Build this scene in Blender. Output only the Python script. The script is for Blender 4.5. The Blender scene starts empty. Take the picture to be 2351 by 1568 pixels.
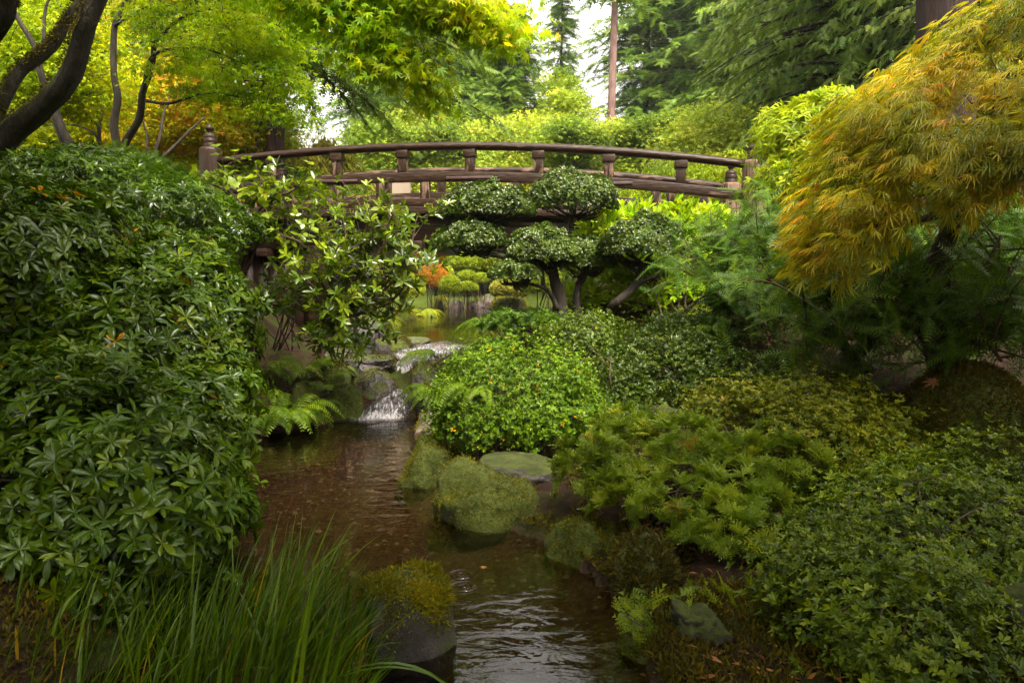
import bpy, math, random
import numpy as np
from mathutils import Vector

# ------------------------------------------------------------------ camera, sky, sun, exposure
SC = bpy.context.scene
COL = SC.collection
RAD = math.radians
FPX, CX, CY, HZ = 1828.0, 1175.5, 784.0, 650.0
CAMZ = 1.40
TILT = math.atan((CY - HZ) / FPX)
cam = bpy.data.cameras.new('camera'); camo = bpy.data.objects.new('camera', cam); COL.objects.link(camo)
camo.location = (0, 0, CAMZ); camo.rotation_euler = (math.pi / 2 - TILT, 0, 0)
cam.sensor_width = 36.0; cam.lens = 36.0 * FPX / 2351.0; cam.clip_start = 0.05; cam.clip_end = 2000
SC.camera = camo

SUN_EL, SUN_AZ = RAD(60), RAD(155)
world = bpy.data.worlds.new('World'); SC.world = world; world.use_nodes = True
wn = world.node_tree; wn.nodes.clear()
sky = wn.nodes.new('ShaderNodeTexSky'); sky.sky_type = 'NISHITA'; sky.sun_disc = False
sky.sun_elevation = SUN_EL; sky.sun_rotation = SUN_AZ; sky.air_density = 1.0; sky.dust_density = 6.0; sky.ozone_density = 1.0
wt = wn.nodes.new('ShaderNodeMix'); wt.data_type = 'RGBA'; wt.blend_type = 'MULTIPLY'; wt.inputs[0].default_value = 1.0; wt.inputs[7].default_value = (1.0, 0.95, 0.86, 1)   # a milky, slightly warm overcast
hsv = wn.nodes.new('ShaderNodeHueSaturation'); hsv.inputs['Saturation'].default_value = 0.10
bg = wn.nodes.new('ShaderNodeBackground'); bg.inputs['Strength'].default_value = 0.15
wo = wn.nodes.new('ShaderNodeOutputWorld')
wn.links.new(sky.outputs[0], hsv.inputs['Color']); wn.links.new(hsv.outputs[0], wt.inputs[6]); wn.links.new(wt.outputs[2], bg.inputs[0]); wn.links.new(bg.outputs[0], wo.inputs[0])
sl = bpy.data.lights.new('sun', 'SUN'); sl.energy = 1.4; sl.angle = RAD(24); sl.color = (1.0, 0.93, 0.80)
so = bpy.data.objects.new('sun', sl); COL.objects.link(so)
sd = Vector((math.cos(SUN_EL) * math.sin(SUN_AZ), math.cos(SUN_EL) * math.cos(SUN_AZ), math.sin(SUN_EL)))
so.rotation_euler = (-sd).to_track_quat('-Z', 'Y').to_euler()
SC.view_settings.view_transform = 'Standard'; SC.view_settings.look = 'None'
SC.view_settings.exposure = 2.32; SC.view_settings.gamma = 1.0
cy = SC.cycles
cy.max_bounces = 8; cy.diffuse_bounces = 2; cy.glossy_bounces = 3; cy.transmission_bounces = 5
cy.transparent_max_bounces = 12; cy.volume_bounces = 0; cy.caustics_reflective = False; cy.caustics_refractive = False
cy.use_denoising = True; cy.sample_clamp_indirect = 4.0

# ------------------------------------------------------------------ helpers
def A(*v): return np.array(v, dtype=np.float64)
def U(u, v, Y):
    """the point at depth Y metres that lies on the line of sight through (u, v) of the 2351 x 1568 view"""
    xc, zc = (u - CX) / FPX, (CY - v) / FPX
    y = math.cos(TILT) + math.sin(TILT) * zc
    z = -math.sin(TILT) + math.cos(TILT) * zc
    k = Y / y
    return A(xc * k, Y, CAMZ + z * k)
def W(px, Y): return px * Y / FPX
def unit(a): return a / np.maximum(np.linalg.norm(a, axis=-1, keepdims=True), 1e-9)
def ss(a, b, x):
    t = np.clip((x - a) / (b - a), 0, 1); return t * t * (3 - 2 * t)
_G = np.random.default_rng(5).random((32, 32, 32))
def vnoise(p, f=1.0):
    """smooth lattice noise in -1..1"""
    q = np.asarray(p) * f + 100.3
    i = np.floor(q).astype(int); t = q - i; t = t * t * (3 - 2 * t); i &= 31; j = (i + 1) & 31
    x0, y0, z0 = i[..., 0], i[..., 1], i[..., 2]; x1, y1, z1 = j[..., 0], j[..., 1], j[..., 2]
    a, b, c = t[..., 0], t[..., 1], t[..., 2]
    L = lambda p_, q_, w: p_ + (q_ - p_) * w
    r = L(L(L(_G[x0, y0, z0], _G[x1, y0, z0], a), L(_G[x0, y1, z0], _G[x1, y1, z0], a), b),
          L(L(_G[x0, y0, z1], _G[x1, y0, z1], a), L(_G[x0, y1, z1], _G[x1, y1, z1], a), b), c)
    return r * 2 - 1
def fbm(p, f=1.0, o=4):
    s = 0; a = 1
    for k in range(o): s = s + a * vnoise(p, f * 2 ** k); a *= 0.5
    return s

class Acc:
    """collects triangles, quads and leaves; build() links them as ONE mesh object"""
    def __init__(s): s.V = []; s.L = []; s.T = []; s.A = []; s.n = 0
    def add(s, V, loops, tot, tint=0.5):
        V = np.asarray(V, float).reshape(-1, 3)
        s.V.append(V); s.L.append(np.asarray(loops, np.int64).ravel() + s.n); s.T.append(np.asarray(tot, np.int64).ravel())
        s.A.append(np.broadcast_to(np.asarray(tint, float), (len(V),)).copy()); s.n += len(V)
    def faces(s, V, F, tint=0.5):
        s.add(V, [i for f in F for i in f], [len(f) for f in F], tint)
    def leaves(s, T, pos, d, nrm, sc, tint, wid=1.0):
        TV, TL, TT = T
        N = len(pos)
        if N == 0: return
        y = unit(d); x = unit(np.cross(y, nrm)); z = np.cross(x, y)
        sc = np.broadcast_to(sc, (N,))[:, None, None]; wid = np.broadcast_to(wid, (N,))[:, None, None]
        V = pos[:, None, :] + sc * (TV[None, :, 0:1] * wid * x[:, None, :] + TV[None, :, 1:2] * y[:, None, :] + TV[None, :, 2:3] * z[:, None, :])
        k = len(TV)
        L = (TL[None, :] + k * np.arange(N)[:, None])
        s.add(V.reshape(-1, 3), L, np.tile(TT, N), np.repeat(np.broadcast_to(tint, (N,)), k))
    def tube(s, pts, rad, sides=8, tint=0.5, wob=0.0, cap=True):
        P = np.asarray(pts, float); R = np.broadcast_to(np.asarray(rad, float), (len(P),))
        if len(P) < 2: return
        t = unit(np.gradient(P, axis=0))
        up = A(0.31, 0.2, 0.93); b = unit(np.cross(t, up)); c = np.cross(t, b)
        th = np.arange(sides) / sides * 2 * math.pi
        ring = np.cos(th)[None, :, None] * b[:, None, :] + np.sin(th)[None, :, None] * c[:, None, :]
        rr = R[:, None, None]
        if wob: rr = rr * (1 + wob * vnoise(P[:, None, :] + ring * 0.5, 2.3)[..., None] + 0.5 * wob * vnoise(P[:, None, :] + ring * 0.3, 7)[..., None])
        V = (P[:, None, :] + rr * ring).reshape(-1, 3)
        n = len(P); i = np.arange(n - 1)[:, None] * sides; j = np.arange(sides)[None, :]; j2 = (j + 1) % sides
        F = np.stack([i + j, i + j2, i + sides + j2, i + sides + j], -1).reshape(-1)
        T = np.full((n - 1) * sides, 4)
        if cap:
            F = np.concatenate([F, np.arange(sides)[::-1], np.arange(sides) + (n - 1) * sides]); T = np.concatenate([T, [sides, sides]])
        s.add(V, F, T, tint)
    def box(s, o, ax, ay, az, bev=0.0):
        """box from corner-centre o with half axes"""
        V = [o + sx * ax + sy * ay + sz * az for sz in (-1, 1) for sy in (-1, 1) for sx in (-1, 1)]
        s.faces(V, [(0, 2, 3, 1), (4, 5, 7, 6), (0, 1, 5, 4), (2, 6, 7, 3), (0, 4, 6, 2), (1, 3, 7, 5)])
    def build(s, name, mat, parent=None, smooth=False, bevel=0):
        V = np.concatenate(s.V); L = np.concatenate(s.L); T = np.concatenate(s.T); a = np.concatenate(s.A)
        if parent is not None: V = V - np.array(parent.location)
        m = bpy.data.meshes.new(name)
        m.vertices.add(len(V)); m.vertices.foreach_set('co', V.astype(np.float32).ravel())
        m.loops.add(len(L)); m.loops.foreach_set('vertex_index', L.astype(np.int32))
        m.polygons.add(len(T))
        st = np.zeros(len(T), np.int32); st[1:] = np.cumsum(T)[:-1]
        m.polygons.foreach_set('loop_start', st)
        if smooth: m.polygons.foreach_set('use_smooth', np.ones(len(T), bool))
        at = m.attributes.new('tint', 'FLOAT', 'POINT'); at.data.foreach_set('value', a.astype(np.float32))
        m.update(calc_edges=True); m.validate()
        m.materials.append(mat)
        o = bpy.data.objects.new(name, m); COL.objects.link(o)
        if parent is not None: o.parent = parent
        if bevel:
            b = o.modifiers.new('bevel', 'BEVEL'); b.width = bevel; b.segments = 2; b.limit_method = 'ANGLE'
        return o

def tag(o, label, cat, group=None):
    o['label'] = label; o['category'] = cat
    if group: o['group'] = group
    return o
def thing(name, label, cat, loc=(0, 0, 0), group=None):
    o = bpy.data.objects.new(name, None); COL.objects.link(o); o.location = tuple(float(c) for c in loc)
    o.empty_display_size = 0.2
    return tag(o, label, cat, group)
def struct(o, kind='structure'): o['kind'] = kind; return o
def dup(root, loc, rz=0, sc=1.0, label=None, group=None):
    r = root.copy(); COL.objects.link(r); r.location = tuple(float(c) for c in loc); r.rotation_euler = (0, 0, rz)
    r.scale = (sc, sc, sc) if not hasattr(sc, '__len__') else sc
    if label: r['label'] = label
    if group: r['group'] = group
    for ch in list(root.children):
        c = ch.copy(); COL.objects.link(c); c.parent = r
    return r
def spline(pts, n=6):
    """Catmull-Rom through points (k,d)"""
    P = np.asarray(pts, float); P = np.vstack([2 * P[0] - P[1], P, 2 * P[-1] - P[-2]])
    out = []
    for i in range(1, len(P) - 2):
        for t in np.arange(n) / n:
            a, b, c, d = P[i - 1], P[i], P[i + 1], P[i + 2]
            out.append(0.5 * (2 * b + (c - a) * t + (2 * a - 5 * b + 4 * c - d) * t * t + (3 * b - a - 3 * c + d) * t ** 3))
    out.append(P[-2]); return np.array(out)

# ------------------------------------------------------------------ leaf templates (axis +Y, face +Z)
def tmpl(V, F): return (np.array(V, float), np.array([i for f in F for i in f]), np.array([len(f) for f in F]))
def t_kite(w=0.3, m=0.5, fold=0.06): return tmpl([(0, 0, 0), (w, m, fold), (0, 1, -0.05), (-w, m, fold)], [(0, 1, 2), (0, 2, 3)])
def t_leaf(prof, droop=0.18, fold=0.06):
    """long leaf: profile [(y, halfwidth)]"""
    V = []; F = []
    for y, w in prof:
        z = -droop * y * y
        V += [(-w, y, z + fold * w * 4), (0, y, z), (w, y, z + fold * w * 4)]
    for i in range(len(prof) - 1):
        a = 3 * i
        F += [(a, a + 1, a + 4, a + 3), (a + 1, a + 2, a + 5, a + 4)]
    return tmpl(V, F)
T_KITE = t_kite(); T_OVAL = t_kite(0.30, 0.52, 0.08); T_AZ = t_kite(0.21, 0.58, 0.05); T_THIN = t_kite(0.14, 0.45, 0.03)
T_RHODO = t_leaf([(0, .012), (.12, .03), (.4, .105), (.68, .15), (.86, .105), (1.0, .008)], .22, .10)
T_LANCE = t_leaf([(0, .012), (.3, .085), (.6, .10), (1.0, .006)], .28, .08)
T_VIB = t_leaf([(0, .02), (.22, .10), (.55, .165), (.82, .11), (1.0, .012)], .12, .10)
T_HEART = t_leaf([(0, .12), (.15, .34), (.45, .40), (.75, .22), (1.0, .01)], .15, .06)
T_UP = t_leaf([(0, .02), (.45, .12), (.75, .14), (1.0, .02)], .1, .10)
def t_star(n, lw, lens, angs, droop=0.25, inner=0.16):
    V = [(0, 0.0, 0.0)]; F = []
    for L, a in zip(lens, angs):
        c, s_ = math.sin(a), math.cos(a)
        b = len(V)
        m = 0.42 * L
        V += [(c * m - s_ * lw * L, s_ * m + c * lw * L, -droop * .15), (c * L, s_ * L, -droop * L), (c * m + s_ * lw * L, s_ * m - c * lw * L, -droop * .15)]
        F += [(0, b + 2, b + 1), (0, b + 1, b)]
    return tmpl(V, F)
AN7 = [RAD(a) for a in (-118, -78, -38, 0, 38, 78, 118)]
T_MAPLE = t_star(7, .13, [.45, .72, .92, 1.0, .92, .72, .45], AN7)
T_MAPLE3 = t_star(3, .20, [.8, 1.0, .8], [RAD(-65), 0, RAD(65)], .3)
T_MAPLE5 = t_star(5, .15, [.6, .88, 1.0, .88, .6], [RAD(a) for a in (-100, -48, 0, 48, 100)], .3)
T_LACE = t_star(5, .035, [.6, .85, 1.0, .85, .6], [RAD(a) for a in (-48, -22, 0, 22, 48)], .28)
def t_spray(n=7, w=.05, L=.34, ang=52, taper=.6, droop=.12, sp=.012):
    V = [(-sp, 0, 0), (sp, 0, 0), (0, 1, -droop)]; F = [(0, 1, 2)]
    a = RAD(ang)
    for i in range(n):
        y = .06 + .86 * i / (n - 1); l = L * (1 - taper * y); z = -droop * y * y
        for s_ in (-1, 1):
            b = len(V)
            V += [(0, y - w, z), (s_ * math.sin(a) * l, y + math.cos(a) * l, z - .06 * l), (0, y + w, z)]
            F += [(b, b + 1, b + 2) if s_ > 0 else (b, b + 2, b + 1)]
    return tmpl(V, F)
T_SPRAY = t_spray(6, .075, .40, 50); T_SPRAY_S = t_spray(4, .10, .42, 48)
T_YEW = t_spray(8, .034, .30, 60, .35, .2, .014)
def t_cyp():
    V = []; F = []
    def fr(o, d, L, n, lev):
        px = (-d[1], d[0])
        for i in range(n):
            y = (i + .5) / n
            l = L * .42 * (1 - .6 * y)
            for s_ in (-1, 1):
                b = len(V)
                bx, by = o[0] + d[0] * L * y, o[1] + d[1] * L * y
                e = (d[0] * .72 + s_ * px[0] * .7, d[1] * .72 + s_ * px[1] * .7)
                z = -.25 * (by ** 2) - .3 * bx * bx
                w = .085 * L
                V.extend([(bx - d[0] * w, by - d[1] * w, z), (bx + e[0] * l, by + e[1] * l, z - .06), (bx + d[0] * w, by + d[1] * w, z)])
                F.append((b, b + 1, b + 2))
    fr((0, 0), (0, 1), 1.0, 5, 0)
    for y, a, L in ((.2, 48, .55), (.2, -48, .55), (.42, 44, .45), (.42, -44, .45)):
        fr((0, y), (math.sin(RAD(a)), math.cos(RAD(a))), L, 4, 1)
    return tmpl(V, F)
T_CYP = t_cyp()

# ------------------------------------------------------------------ materials
def nodes(name):
    m = bpy.data.materials.new(name); m.use_nodes = True; nt = m.node_tree; nt.nodes.clear()
    return m, nt, nt.nodes.new('ShaderNodeOutputMaterial')
def N(nt, t, **k):
    n = nt.nodes.new(t)
    for a, b in k.items():
        if a in n.inputs.keys() and not hasattr(n, a): n.inputs[a].default_value = b
        else: setattr(n, a, b)
    return n
def ramp(nt, stops):
    r = nt.nodes.new('ShaderNodeValToRGB'); e = r.color_ramp.elements
    while len(e) < len(stops): e.new(0.5)
    for x, (p, c) in zip(e, stops): x.position = p; x.color = (*c, 1)
    return r
def leaf_mat(name, stops, rough=0.4, trans=0.35, tcol=(1.25, 1.3, 0.6), spec=0.2, var=0.35, freq=1.3, warm=(1.32, 1.0, .22)):
    stops = [(p, tuple(a * b for a, b in zip(c, warm))) for p, c in stops]
    m, nt, out = nodes(name)
    at = N(nt, 'ShaderNodeAttribute', attribute_name='tint')
    r = ramp(nt, stops); nt.links.new(at.outputs['Fac'], r.inputs[0])
    no = N(nt, 'ShaderNodeTexNoise'); no.inputs['Scale'].default_value = freq; no.inputs['Detail'].default_value = 3
    tc = N(nt, 'ShaderNodeTexCoord'); nt.links.new(tc.outputs['Object'], no.inputs['Vector'])
    mr = N(nt, 'ShaderNodeMapRange'); mr.inputs[1].default_value = .3; mr.inputs[2].default_value = .7
    mr.inputs[3].default_value = 1 - var; mr.inputs[4].default_value = 1 + var
    nt.links.new(no.outputs['Fac'], mr.inputs[0])
    mul = N(nt, 'ShaderNodeVectorMath', operation='MULTIPLY'); nt.links.new(r.outputs[0], mul.inputs[0]); nt.links.new(mr.outputs[0], mul.inputs[1])
    p = N(nt, 'ShaderNodeBsdfPrincipled'); p.inputs['Roughness'].default_value = rough; p.inputs['Specular IOR Level'].default_value = spec
    nt.links.new(mul.outputs[0], p.inputs['Base Color'])
    t = N(nt, 'ShaderNodeBsdfTranslucent'); m2 = N(nt, 'ShaderNodeVectorMath', operation='MULTIPLY')
    nt.links.new(mul.outputs[0], m2.inputs[0]); m2.inputs[1].default_value = tcol; nt.links.new(m2.outputs[0], t.inputs['Color'])
    mx = N(nt, 'ShaderNodeMixShader'); mx.inputs[0].default_value = trans
    nt.links.new(p.outputs[0], mx.inputs[1]); nt.links.new(t.outputs[0], mx.inputs[2]); nt.links.new(mx.outputs[0], out.inputs[0])
    return m
def solid_mat(name, stops, scale=4, rough=0.8, bump=0.4, bscale=12, stretch=(1, 1, 1), moss=None, moss_amt=0.5, spec=0.4, wet=None, dist=0.02, detail=6):
    """noise-coloured surface; moss grows on faces that look up, in patches"""
    m, nt, out = nodes(name)
    tc = N(nt, 'ShaderNodeTexCoord'); mp = N(nt, 'ShaderNodeMapping'); mp.inputs['Scale'].default_value = stretch
    nt.links.new(tc.outputs['Object'], mp.inputs['Vector'])
    no = N(nt, 'ShaderNodeTexNoise'); no.inputs['Scale'].default_value = scale; no.inputs['Detail'].default_value = detail; no.inputs['Roughness'].default_value = .65
    nt.links.new(mp.outputs[0], no.inputs['Vector'])
    r = ramp(nt, stops); nt.links.new(no.outputs['Fac'], r.inputs[0])
    p = N(nt, 'ShaderNodeBsdfPrincipled'); p.inputs['Specular IOR Level'].default_value = spec
    p.inputs['Roughness'].default_value = rough
    col = r.outputs[0]
    nb = N(nt, 'ShaderNodeTexNoise'); nb.inputs['Scale'].default_value = bscale; nb.inputs['Detail'].default_value = 8; nb.inputs['Roughness'].default_value = .7
    nt.links.new(mp.outputs[0], nb.inputs['Vector'])
    if moss:
        ge = N(nt, 'ShaderNodeNewGeometry'); sx = N(nt, 'ShaderNodeSeparateXYZ'); nt.links.new(ge.outputs['Normal'], sx.inputs[0])
        n2 = N(nt, 'ShaderNodeTexNoise'); n2.inputs['Scale'].default_value = 5.0; n2.inputs['Detail'].default_value = 5
        nt.links.new(tc.outputs['Object'], n2.inputs['Vector'])
        ad = N(nt, 'ShaderNodeMath', operation='MULTIPLY_ADD'); nt.links.new(n2.outputs['Fac'], ad.inputs[0]); ad.inputs[1].default_value = .9; nt.links.new(sx.outputs[2], ad.inputs[2])
        mr = N(nt, 'ShaderNodeMapRange'); nt.links.new(ad.outputs[0], mr.inputs[0])
        c = 2.0 - 2.2 * moss_amt; mr.inputs[1].default_value = c - .12; mr.inputs[2].default_value = c + .12
        r2 = ramp(nt, moss); nt.links.new(nb.outputs['Fac'], r2.inputs[0])
        mx = N(nt, 'ShaderNodeMix', data_type='RGBA'); nt.links.new(mr.outputs[0], mx.inputs[0]); nt.links.new(col, mx.inputs[6]); nt.links.new(r2.outputs[0], mx.inputs[7])
        col = mx.outputs[2]
        if wet is not None:
            m3 = N(nt, 'ShaderNodeMix', data_type='FLOAT'); nt.links.new(mr.outputs[0], m3.inputs[0]); m3.inputs[2].default_value = wet; m3.inputs[3].default_value = .95
            nt.links.new(m3.outputs[0], p.inputs['Roughness'])
    nt.links.new(col, p.inputs['Base Color'])
    bp = N(nt, 'ShaderNodeBump'); bp.inputs['Strength'].default_value = bump; bp.inputs['Distance'].default_value = dist
    nt.links.new(nb.outputs['Fac'], bp.inputs['Height']); nt.links.new(bp.outputs[0], p.inputs['Normal'])
    nt.links.new(p.outputs[0], out.inputs[0])
    return m

MOSS = [(.3, (.022, .03, .003)), (.55, (.06, .075, .007)), (.75, (.13, .14, .014))]
MOSSD = [(.3, (.02, .025, .005)), (.6, (.06, .07, .01)), (.8, (.10, .10, .02))]
M = {}
M['bark'] = solid_mat('dark_bark', [(.3, (.014, .010, .007)), (.55, (.045, .032, .022)), (.8, (.09, .07, .05))], 14, .85, .9, 30, (1, 1, .25))
M['moss_bark'] = solid_mat('mossy_bark', [(.3, (.012, .009, .005)), (.6, (.04, .028, .018)), (.8, (.11, .10, .08))], 9, .85, 1.0, 15, (1, 1, .45), [(.3, (.022, .026, .004)), (.6, (.06, .065, .008)), (.8, (.11, .11, .015))], .60, dist=.06)
M['red_bark'] = solid_mat('red_brown_bark', [(.3, (.02, .008, .005)), (.6, (.09, .03, .016)), (.85, (.17, .07, .04))], 16, .6, .8, 30, (1, 1, .3), MOSSD, .5)
M['redwood'] = solid_mat('furrowed_red_bark', [(.35, (.008, .003, .0025)), (.55, (.030, .012, .008)), (.75, (.065, .027, .019))], 7, .9, 1.0, 9, (1.6, 1.6, .12), dist=.08)
M['pine_bark'] = solid_mat('pinkish_bark', [(.3, (.10, .055, .045)), (.6, (.24, .14, .12)), (.85, (.34, .22, .19))], 6, .9, .8, 14, (1, 1, .3))
M['twig'] = solid_mat('twig_bark', [(.3, (.03, .018, .01)), (.7, (.10, .06, .035))], 20, .8, .3, 40)
M['rock'] = solid_mat('mossy_rock', [(.28, (.015, .012, .011)), (.5, (.05, .040, .038)), (.62, (.10, .085, .082)), (.75, (.19, .17, .165))], 5, .55, 1.0, 14, (1, 1, 1), MOSSD, .60, wet=.4, dist=.03)
M['rock_moss'] = solid_mat('deep_moss_rock', [(.3, (.03, .025, .02)), (.7, (.10, .09, .08))], 5, .6, 1.0, 30, (1, 1, 1), MOSS, .80, wet=.45, dist=.02)
M['rock_grey'] = solid_mat('bare_grey_rock', [(.28, (.02, .017, .017)), (.5, (.05, .041, .040)), (.65, (.085, .072, .070)), (.78, (.15, .13, .13))], 3.5, .6, .8, 11, (1, 1, 1.6), MOSSD, .45, wet=.5, dist=.03)
M['rock_tan'] = solid_mat('tan_rock', [(.3, (.07, .05, .03)), (.6, (.18, .14, .09)), (.8, (.28, .22, .15))], 7, .7, .9, 16, (1, 1, 1), MOSSD, .38)
M['rock_wet'] = solid_mat('wet_dark_rock', [(.28, (.007, .005, .005)), (.5, (.028, .020, .019)), (.65, (.06, .045, .043)), (.8, (.12, .095, .092))], 5, .2, .9, 13, (1, 1, 1), MOSSD, .45, wet=.16, dist=.03, spec=.6)
M['rock_pink'] = solid_mat('far_shore_rock', [(.3, (.05, .036, .032)), (.6, (.12, .088, .08)), (.8, (.20, .155, .145))], 3, .8, .8, 9, (1, 1, 1), MOSS, .35)
# weathered dark stained timber, worn to grey wood in vertical drips
def wood_mat(name, worn, dirx=(7, 7, 1.2), top=None):
    m, nt, out = nodes(name)
    tc = N(nt, 'ShaderNodeTexCoord'); mp = N(nt, 'ShaderNodeMapping'); mp.inputs['Scale'].default_value = dirx
    nt.links.new(tc.outputs['Object'], mp.inputs['Vector'])
    gr = N(nt, 'ShaderNodeTexNoise'); gr.inputs['Scale'].default_value = 6; gr.inputs['Detail'].default_value = 8; nt.links.new(mp.outputs[0], gr.inputs['Vector'])
    we = N(nt, 'ShaderNodeTexNoise'); we.inputs['Scale'].default_value = 1.6; we.inputs['Detail'].default_value = 5; we.inputs['Roughness'].default_value = .6; nt.links.new(mp.outputs[0], we.inputs['Vector'])
    dk = ramp(nt, [(.3, (.012, .006, .0035)), (.6, (.028, .014, .008)), (.8, (.055, .03, .018))]); nt.links.new(gr.outputs['Fac'], dk.inputs[0])
    lt = ramp(nt, [(.3, (.07, .040, .025)), (.6, (.15, .092, .06)), (.8, (.25, .17, .12))]); nt.links.new(gr.outputs['Fac'], lt.inputs[0])
    mr = N(nt, 'ShaderNodeMapRange'); nt.links.new(we.outputs['Fac'], mr.inputs[0]); c = .85 - .6 * worn; mr.inputs[1].default_value = c - .03; mr.inputs[2].default_value = c + .03
    mx = N(nt, 'ShaderNodeMix', data_type='RGBA'); nt.links.new(mr.outputs[0], mx.inputs[0]); nt.links.new(dk.outputs[0], mx.inputs[6]); nt.links.new(lt.outputs[0], mx.inputs[7])
    p = N(nt, 'ShaderNodeBsdfPrincipled'); nt.links.new(mx.outputs[2], p.inputs['Base Color']); p.inputs['Specular IOR Level'].default_value = .2
    m3 = N(nt, 'ShaderNodeMix', data_type='FLOAT'); nt.links.new(mr.outputs[0], m3.inputs[0]); m3.inputs[2].default_value = .38; m3.inputs[3].default_value = .75; nt.links.new(m3.outputs[0], p.inputs['Roughness'])
    bp = N(nt, 'ShaderNodeBump'); bp.inputs['Strength'].default_value = .7; bp.inputs['Distance'].default_value = .012; nt.links.new(gr.outputs['Fac'], bp.inputs['Height']); nt.links.new(bp.outputs[0], p.inputs['Normal'])
    nt.links.new(p.outputs[0], out.inputs[0]); return m
M['rail'] = wood_mat('stained_rail_timber', .30, (.9, 7, 7))
M['rail_far'] = wood_mat('worn_rail_timber', .52, (.9, 7, 7))
M['post'] = wood_mat('worn_post_timber', .52, (8, 8, 1.6))
M['newel'] = wood_mat('weathered_newel_timber', .72, (9, 9, .8))
M['newel_dark'] = wood_mat('stained_newel_timber', .30, (9, 9, .8))
M['plank'] = wood_mat('dark_plank_timber', .06, (9, 9, .8))  # darkest of the timbers, for the abutment planks
M['beam'] = wood_mat('dark_beam_timber', .12, (.8, 6, 6))
M['iron'] = solid_mat('rusty_iron', [(.3, (.03, .015, .013)), (.7, (.07, .03, .025))], 20, .6, .4, 40)
M['plaster'] = solid_mat('beige_plaster', [(.3, (.19, .145, .10)), (.7, (.25, .19, .135))], 2, .9, .1, 30)

def green(a, b, c, d=None):
    s = [(0, a), (.5, b), (1, c)] if d is None else [(0, a), (.4, b), (.75, c), (1, d)]
    return s
M['rhodo'] = leaf_mat('rhododendron_leaf', [(0, (.020, .055, .007)), (.5, (.036, .088, .008)), (.90, (.08, .145, .015)), (.93, (.30, .20, .02)), (1, (.24, .11, .02))], .26, .22, (1.3, 1.4, .4), .30, .35, 2)
M['pieris'] = leaf_mat('pieris_leaf', green((.018, .045, .008), (.04, .10, .012), (.075, .16, .02)), .26, .25, (1.3, 1.5, .5), .5, .3, 2)
M['vib'] = leaf_mat('viburnum_leaf', green((.03, .07, .012), (.07, .15, .02), (.16, .26, .04)), .25, .3, (1.4, 1.5, .5), .6)
M['heart'] = leaf_mat('katsura_leaf', green((.07, .14, .02), (.12, .22, .03), (.2, .3, .05)), .25, .35, (1.4, 1.5, .5), .6)
M['flower'] = leaf_mat('bud_cluster', green((.14, .2, .03), (.22, .3, .05), (.32, .38, .09)), .5, .3)
M['holly'] = leaf_mat('holly_leaf', green((.018, .042, .010), (.045, .09, .020), (.11, .17, .045)), .3, .2, (1.3, 1.5, .5), .4, .3, 3, (1.25, 1, .4))
M['azalea_bright'] = leaf_mat('azalea_leaf_bright', [(0, (.030, .09, .009)), (.45, (.075, .185, .017)), (.9, (.15, .28, .028)), (.96, (.45, .30, .03)), (1, (.5, .22, .02))], .42, .24, (1.4, 1.4, .5), .25)  # light green leaf colour of the round azalea
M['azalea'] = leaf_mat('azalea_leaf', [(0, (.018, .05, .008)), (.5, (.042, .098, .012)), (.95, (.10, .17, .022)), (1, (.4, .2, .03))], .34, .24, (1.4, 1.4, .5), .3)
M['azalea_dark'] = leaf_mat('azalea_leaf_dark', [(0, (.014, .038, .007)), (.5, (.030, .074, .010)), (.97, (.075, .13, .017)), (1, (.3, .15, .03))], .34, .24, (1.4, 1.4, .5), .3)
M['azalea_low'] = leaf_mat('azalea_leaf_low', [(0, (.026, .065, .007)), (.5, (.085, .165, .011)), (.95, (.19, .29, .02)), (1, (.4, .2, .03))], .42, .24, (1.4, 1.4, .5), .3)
M['azalea_yel'] = leaf_mat('azalea_leaf_yellowish', [(0, (.05, .09, .009)), (.5, (.12, .18, .014)), (.93, (.22, .27, .022)), (1, (.35, .18, .03))], .4, .24, (1.4, 1.4, .5), .25)
M['cyp'] = leaf_mat('cypress_frond', [(0, (.05, .10, .02)), (.5, (.10, .19, .04)), (.92, (.20, .29, .07)), (1, (.22, .10, .04))], .42, .3, (1.3, 1.35, .6))
M['yew'] = leaf_mat('yew_needle', green((.016, .055, .013), (.042, .115, .028), (.10, .20, .055)), .45, .3, (1.3, 1.4, .6), .25)
M['yew_dark'] = leaf_mat('yew_needle_dark', green((.018, .055, .014), (.045, .12, .025), (.10, .20, .045)), .45, .3, (1.3, 1.4, .6), .2)
M['upleaf'] = leaf_mat('laurel_leaf', [(0, (.10, .20, .01)), (.45, (.25, .42, .02)), (.85, (.42, .52, .03)), (1, (.55, .45, .02))], .4, .4, (1.4, 1.4, .4), warm=(1.05, 1, .4))
M['pier_bright'] = leaf_mat('pieris_leaf_bright', green((.09, .18, .015), (.18, .32, .025), (.32, .42, .05)), .33, .38, (1.4, 1.35, .5))  # lime green leaf colour, brighter than the other pieris
M['maple_g'] = leaf_mat('maple_leaf_green', green((.08, .18, .006), (.18, .32, .01), (.36, .45, .012)), .5, .5, (1.5, 1.4, .4), warm=(1.05, 1, .4))
M['maple_bough'] = leaf_mat('maple_leaf_bough', [(0, (.12, .27, .010)), (.5, (.27, .40, .014)), (.85, (.42, .47, .02)), (1, (.5, .42, .03))], .5, .6, (1.4, 1.4, .4), warm=(1.05, 1, .4))
M['maple_y'] = leaf_mat('maple_leaf_yellow', [(0, (.17, .28, .012)), (.5, (.34, .42, .015)), (.85, (.50, .48, .02)), (1, (.6, .38, .03))], .5, .5, (1.4, 1.35, .4), warm=(1.05, 1, .4))
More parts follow.
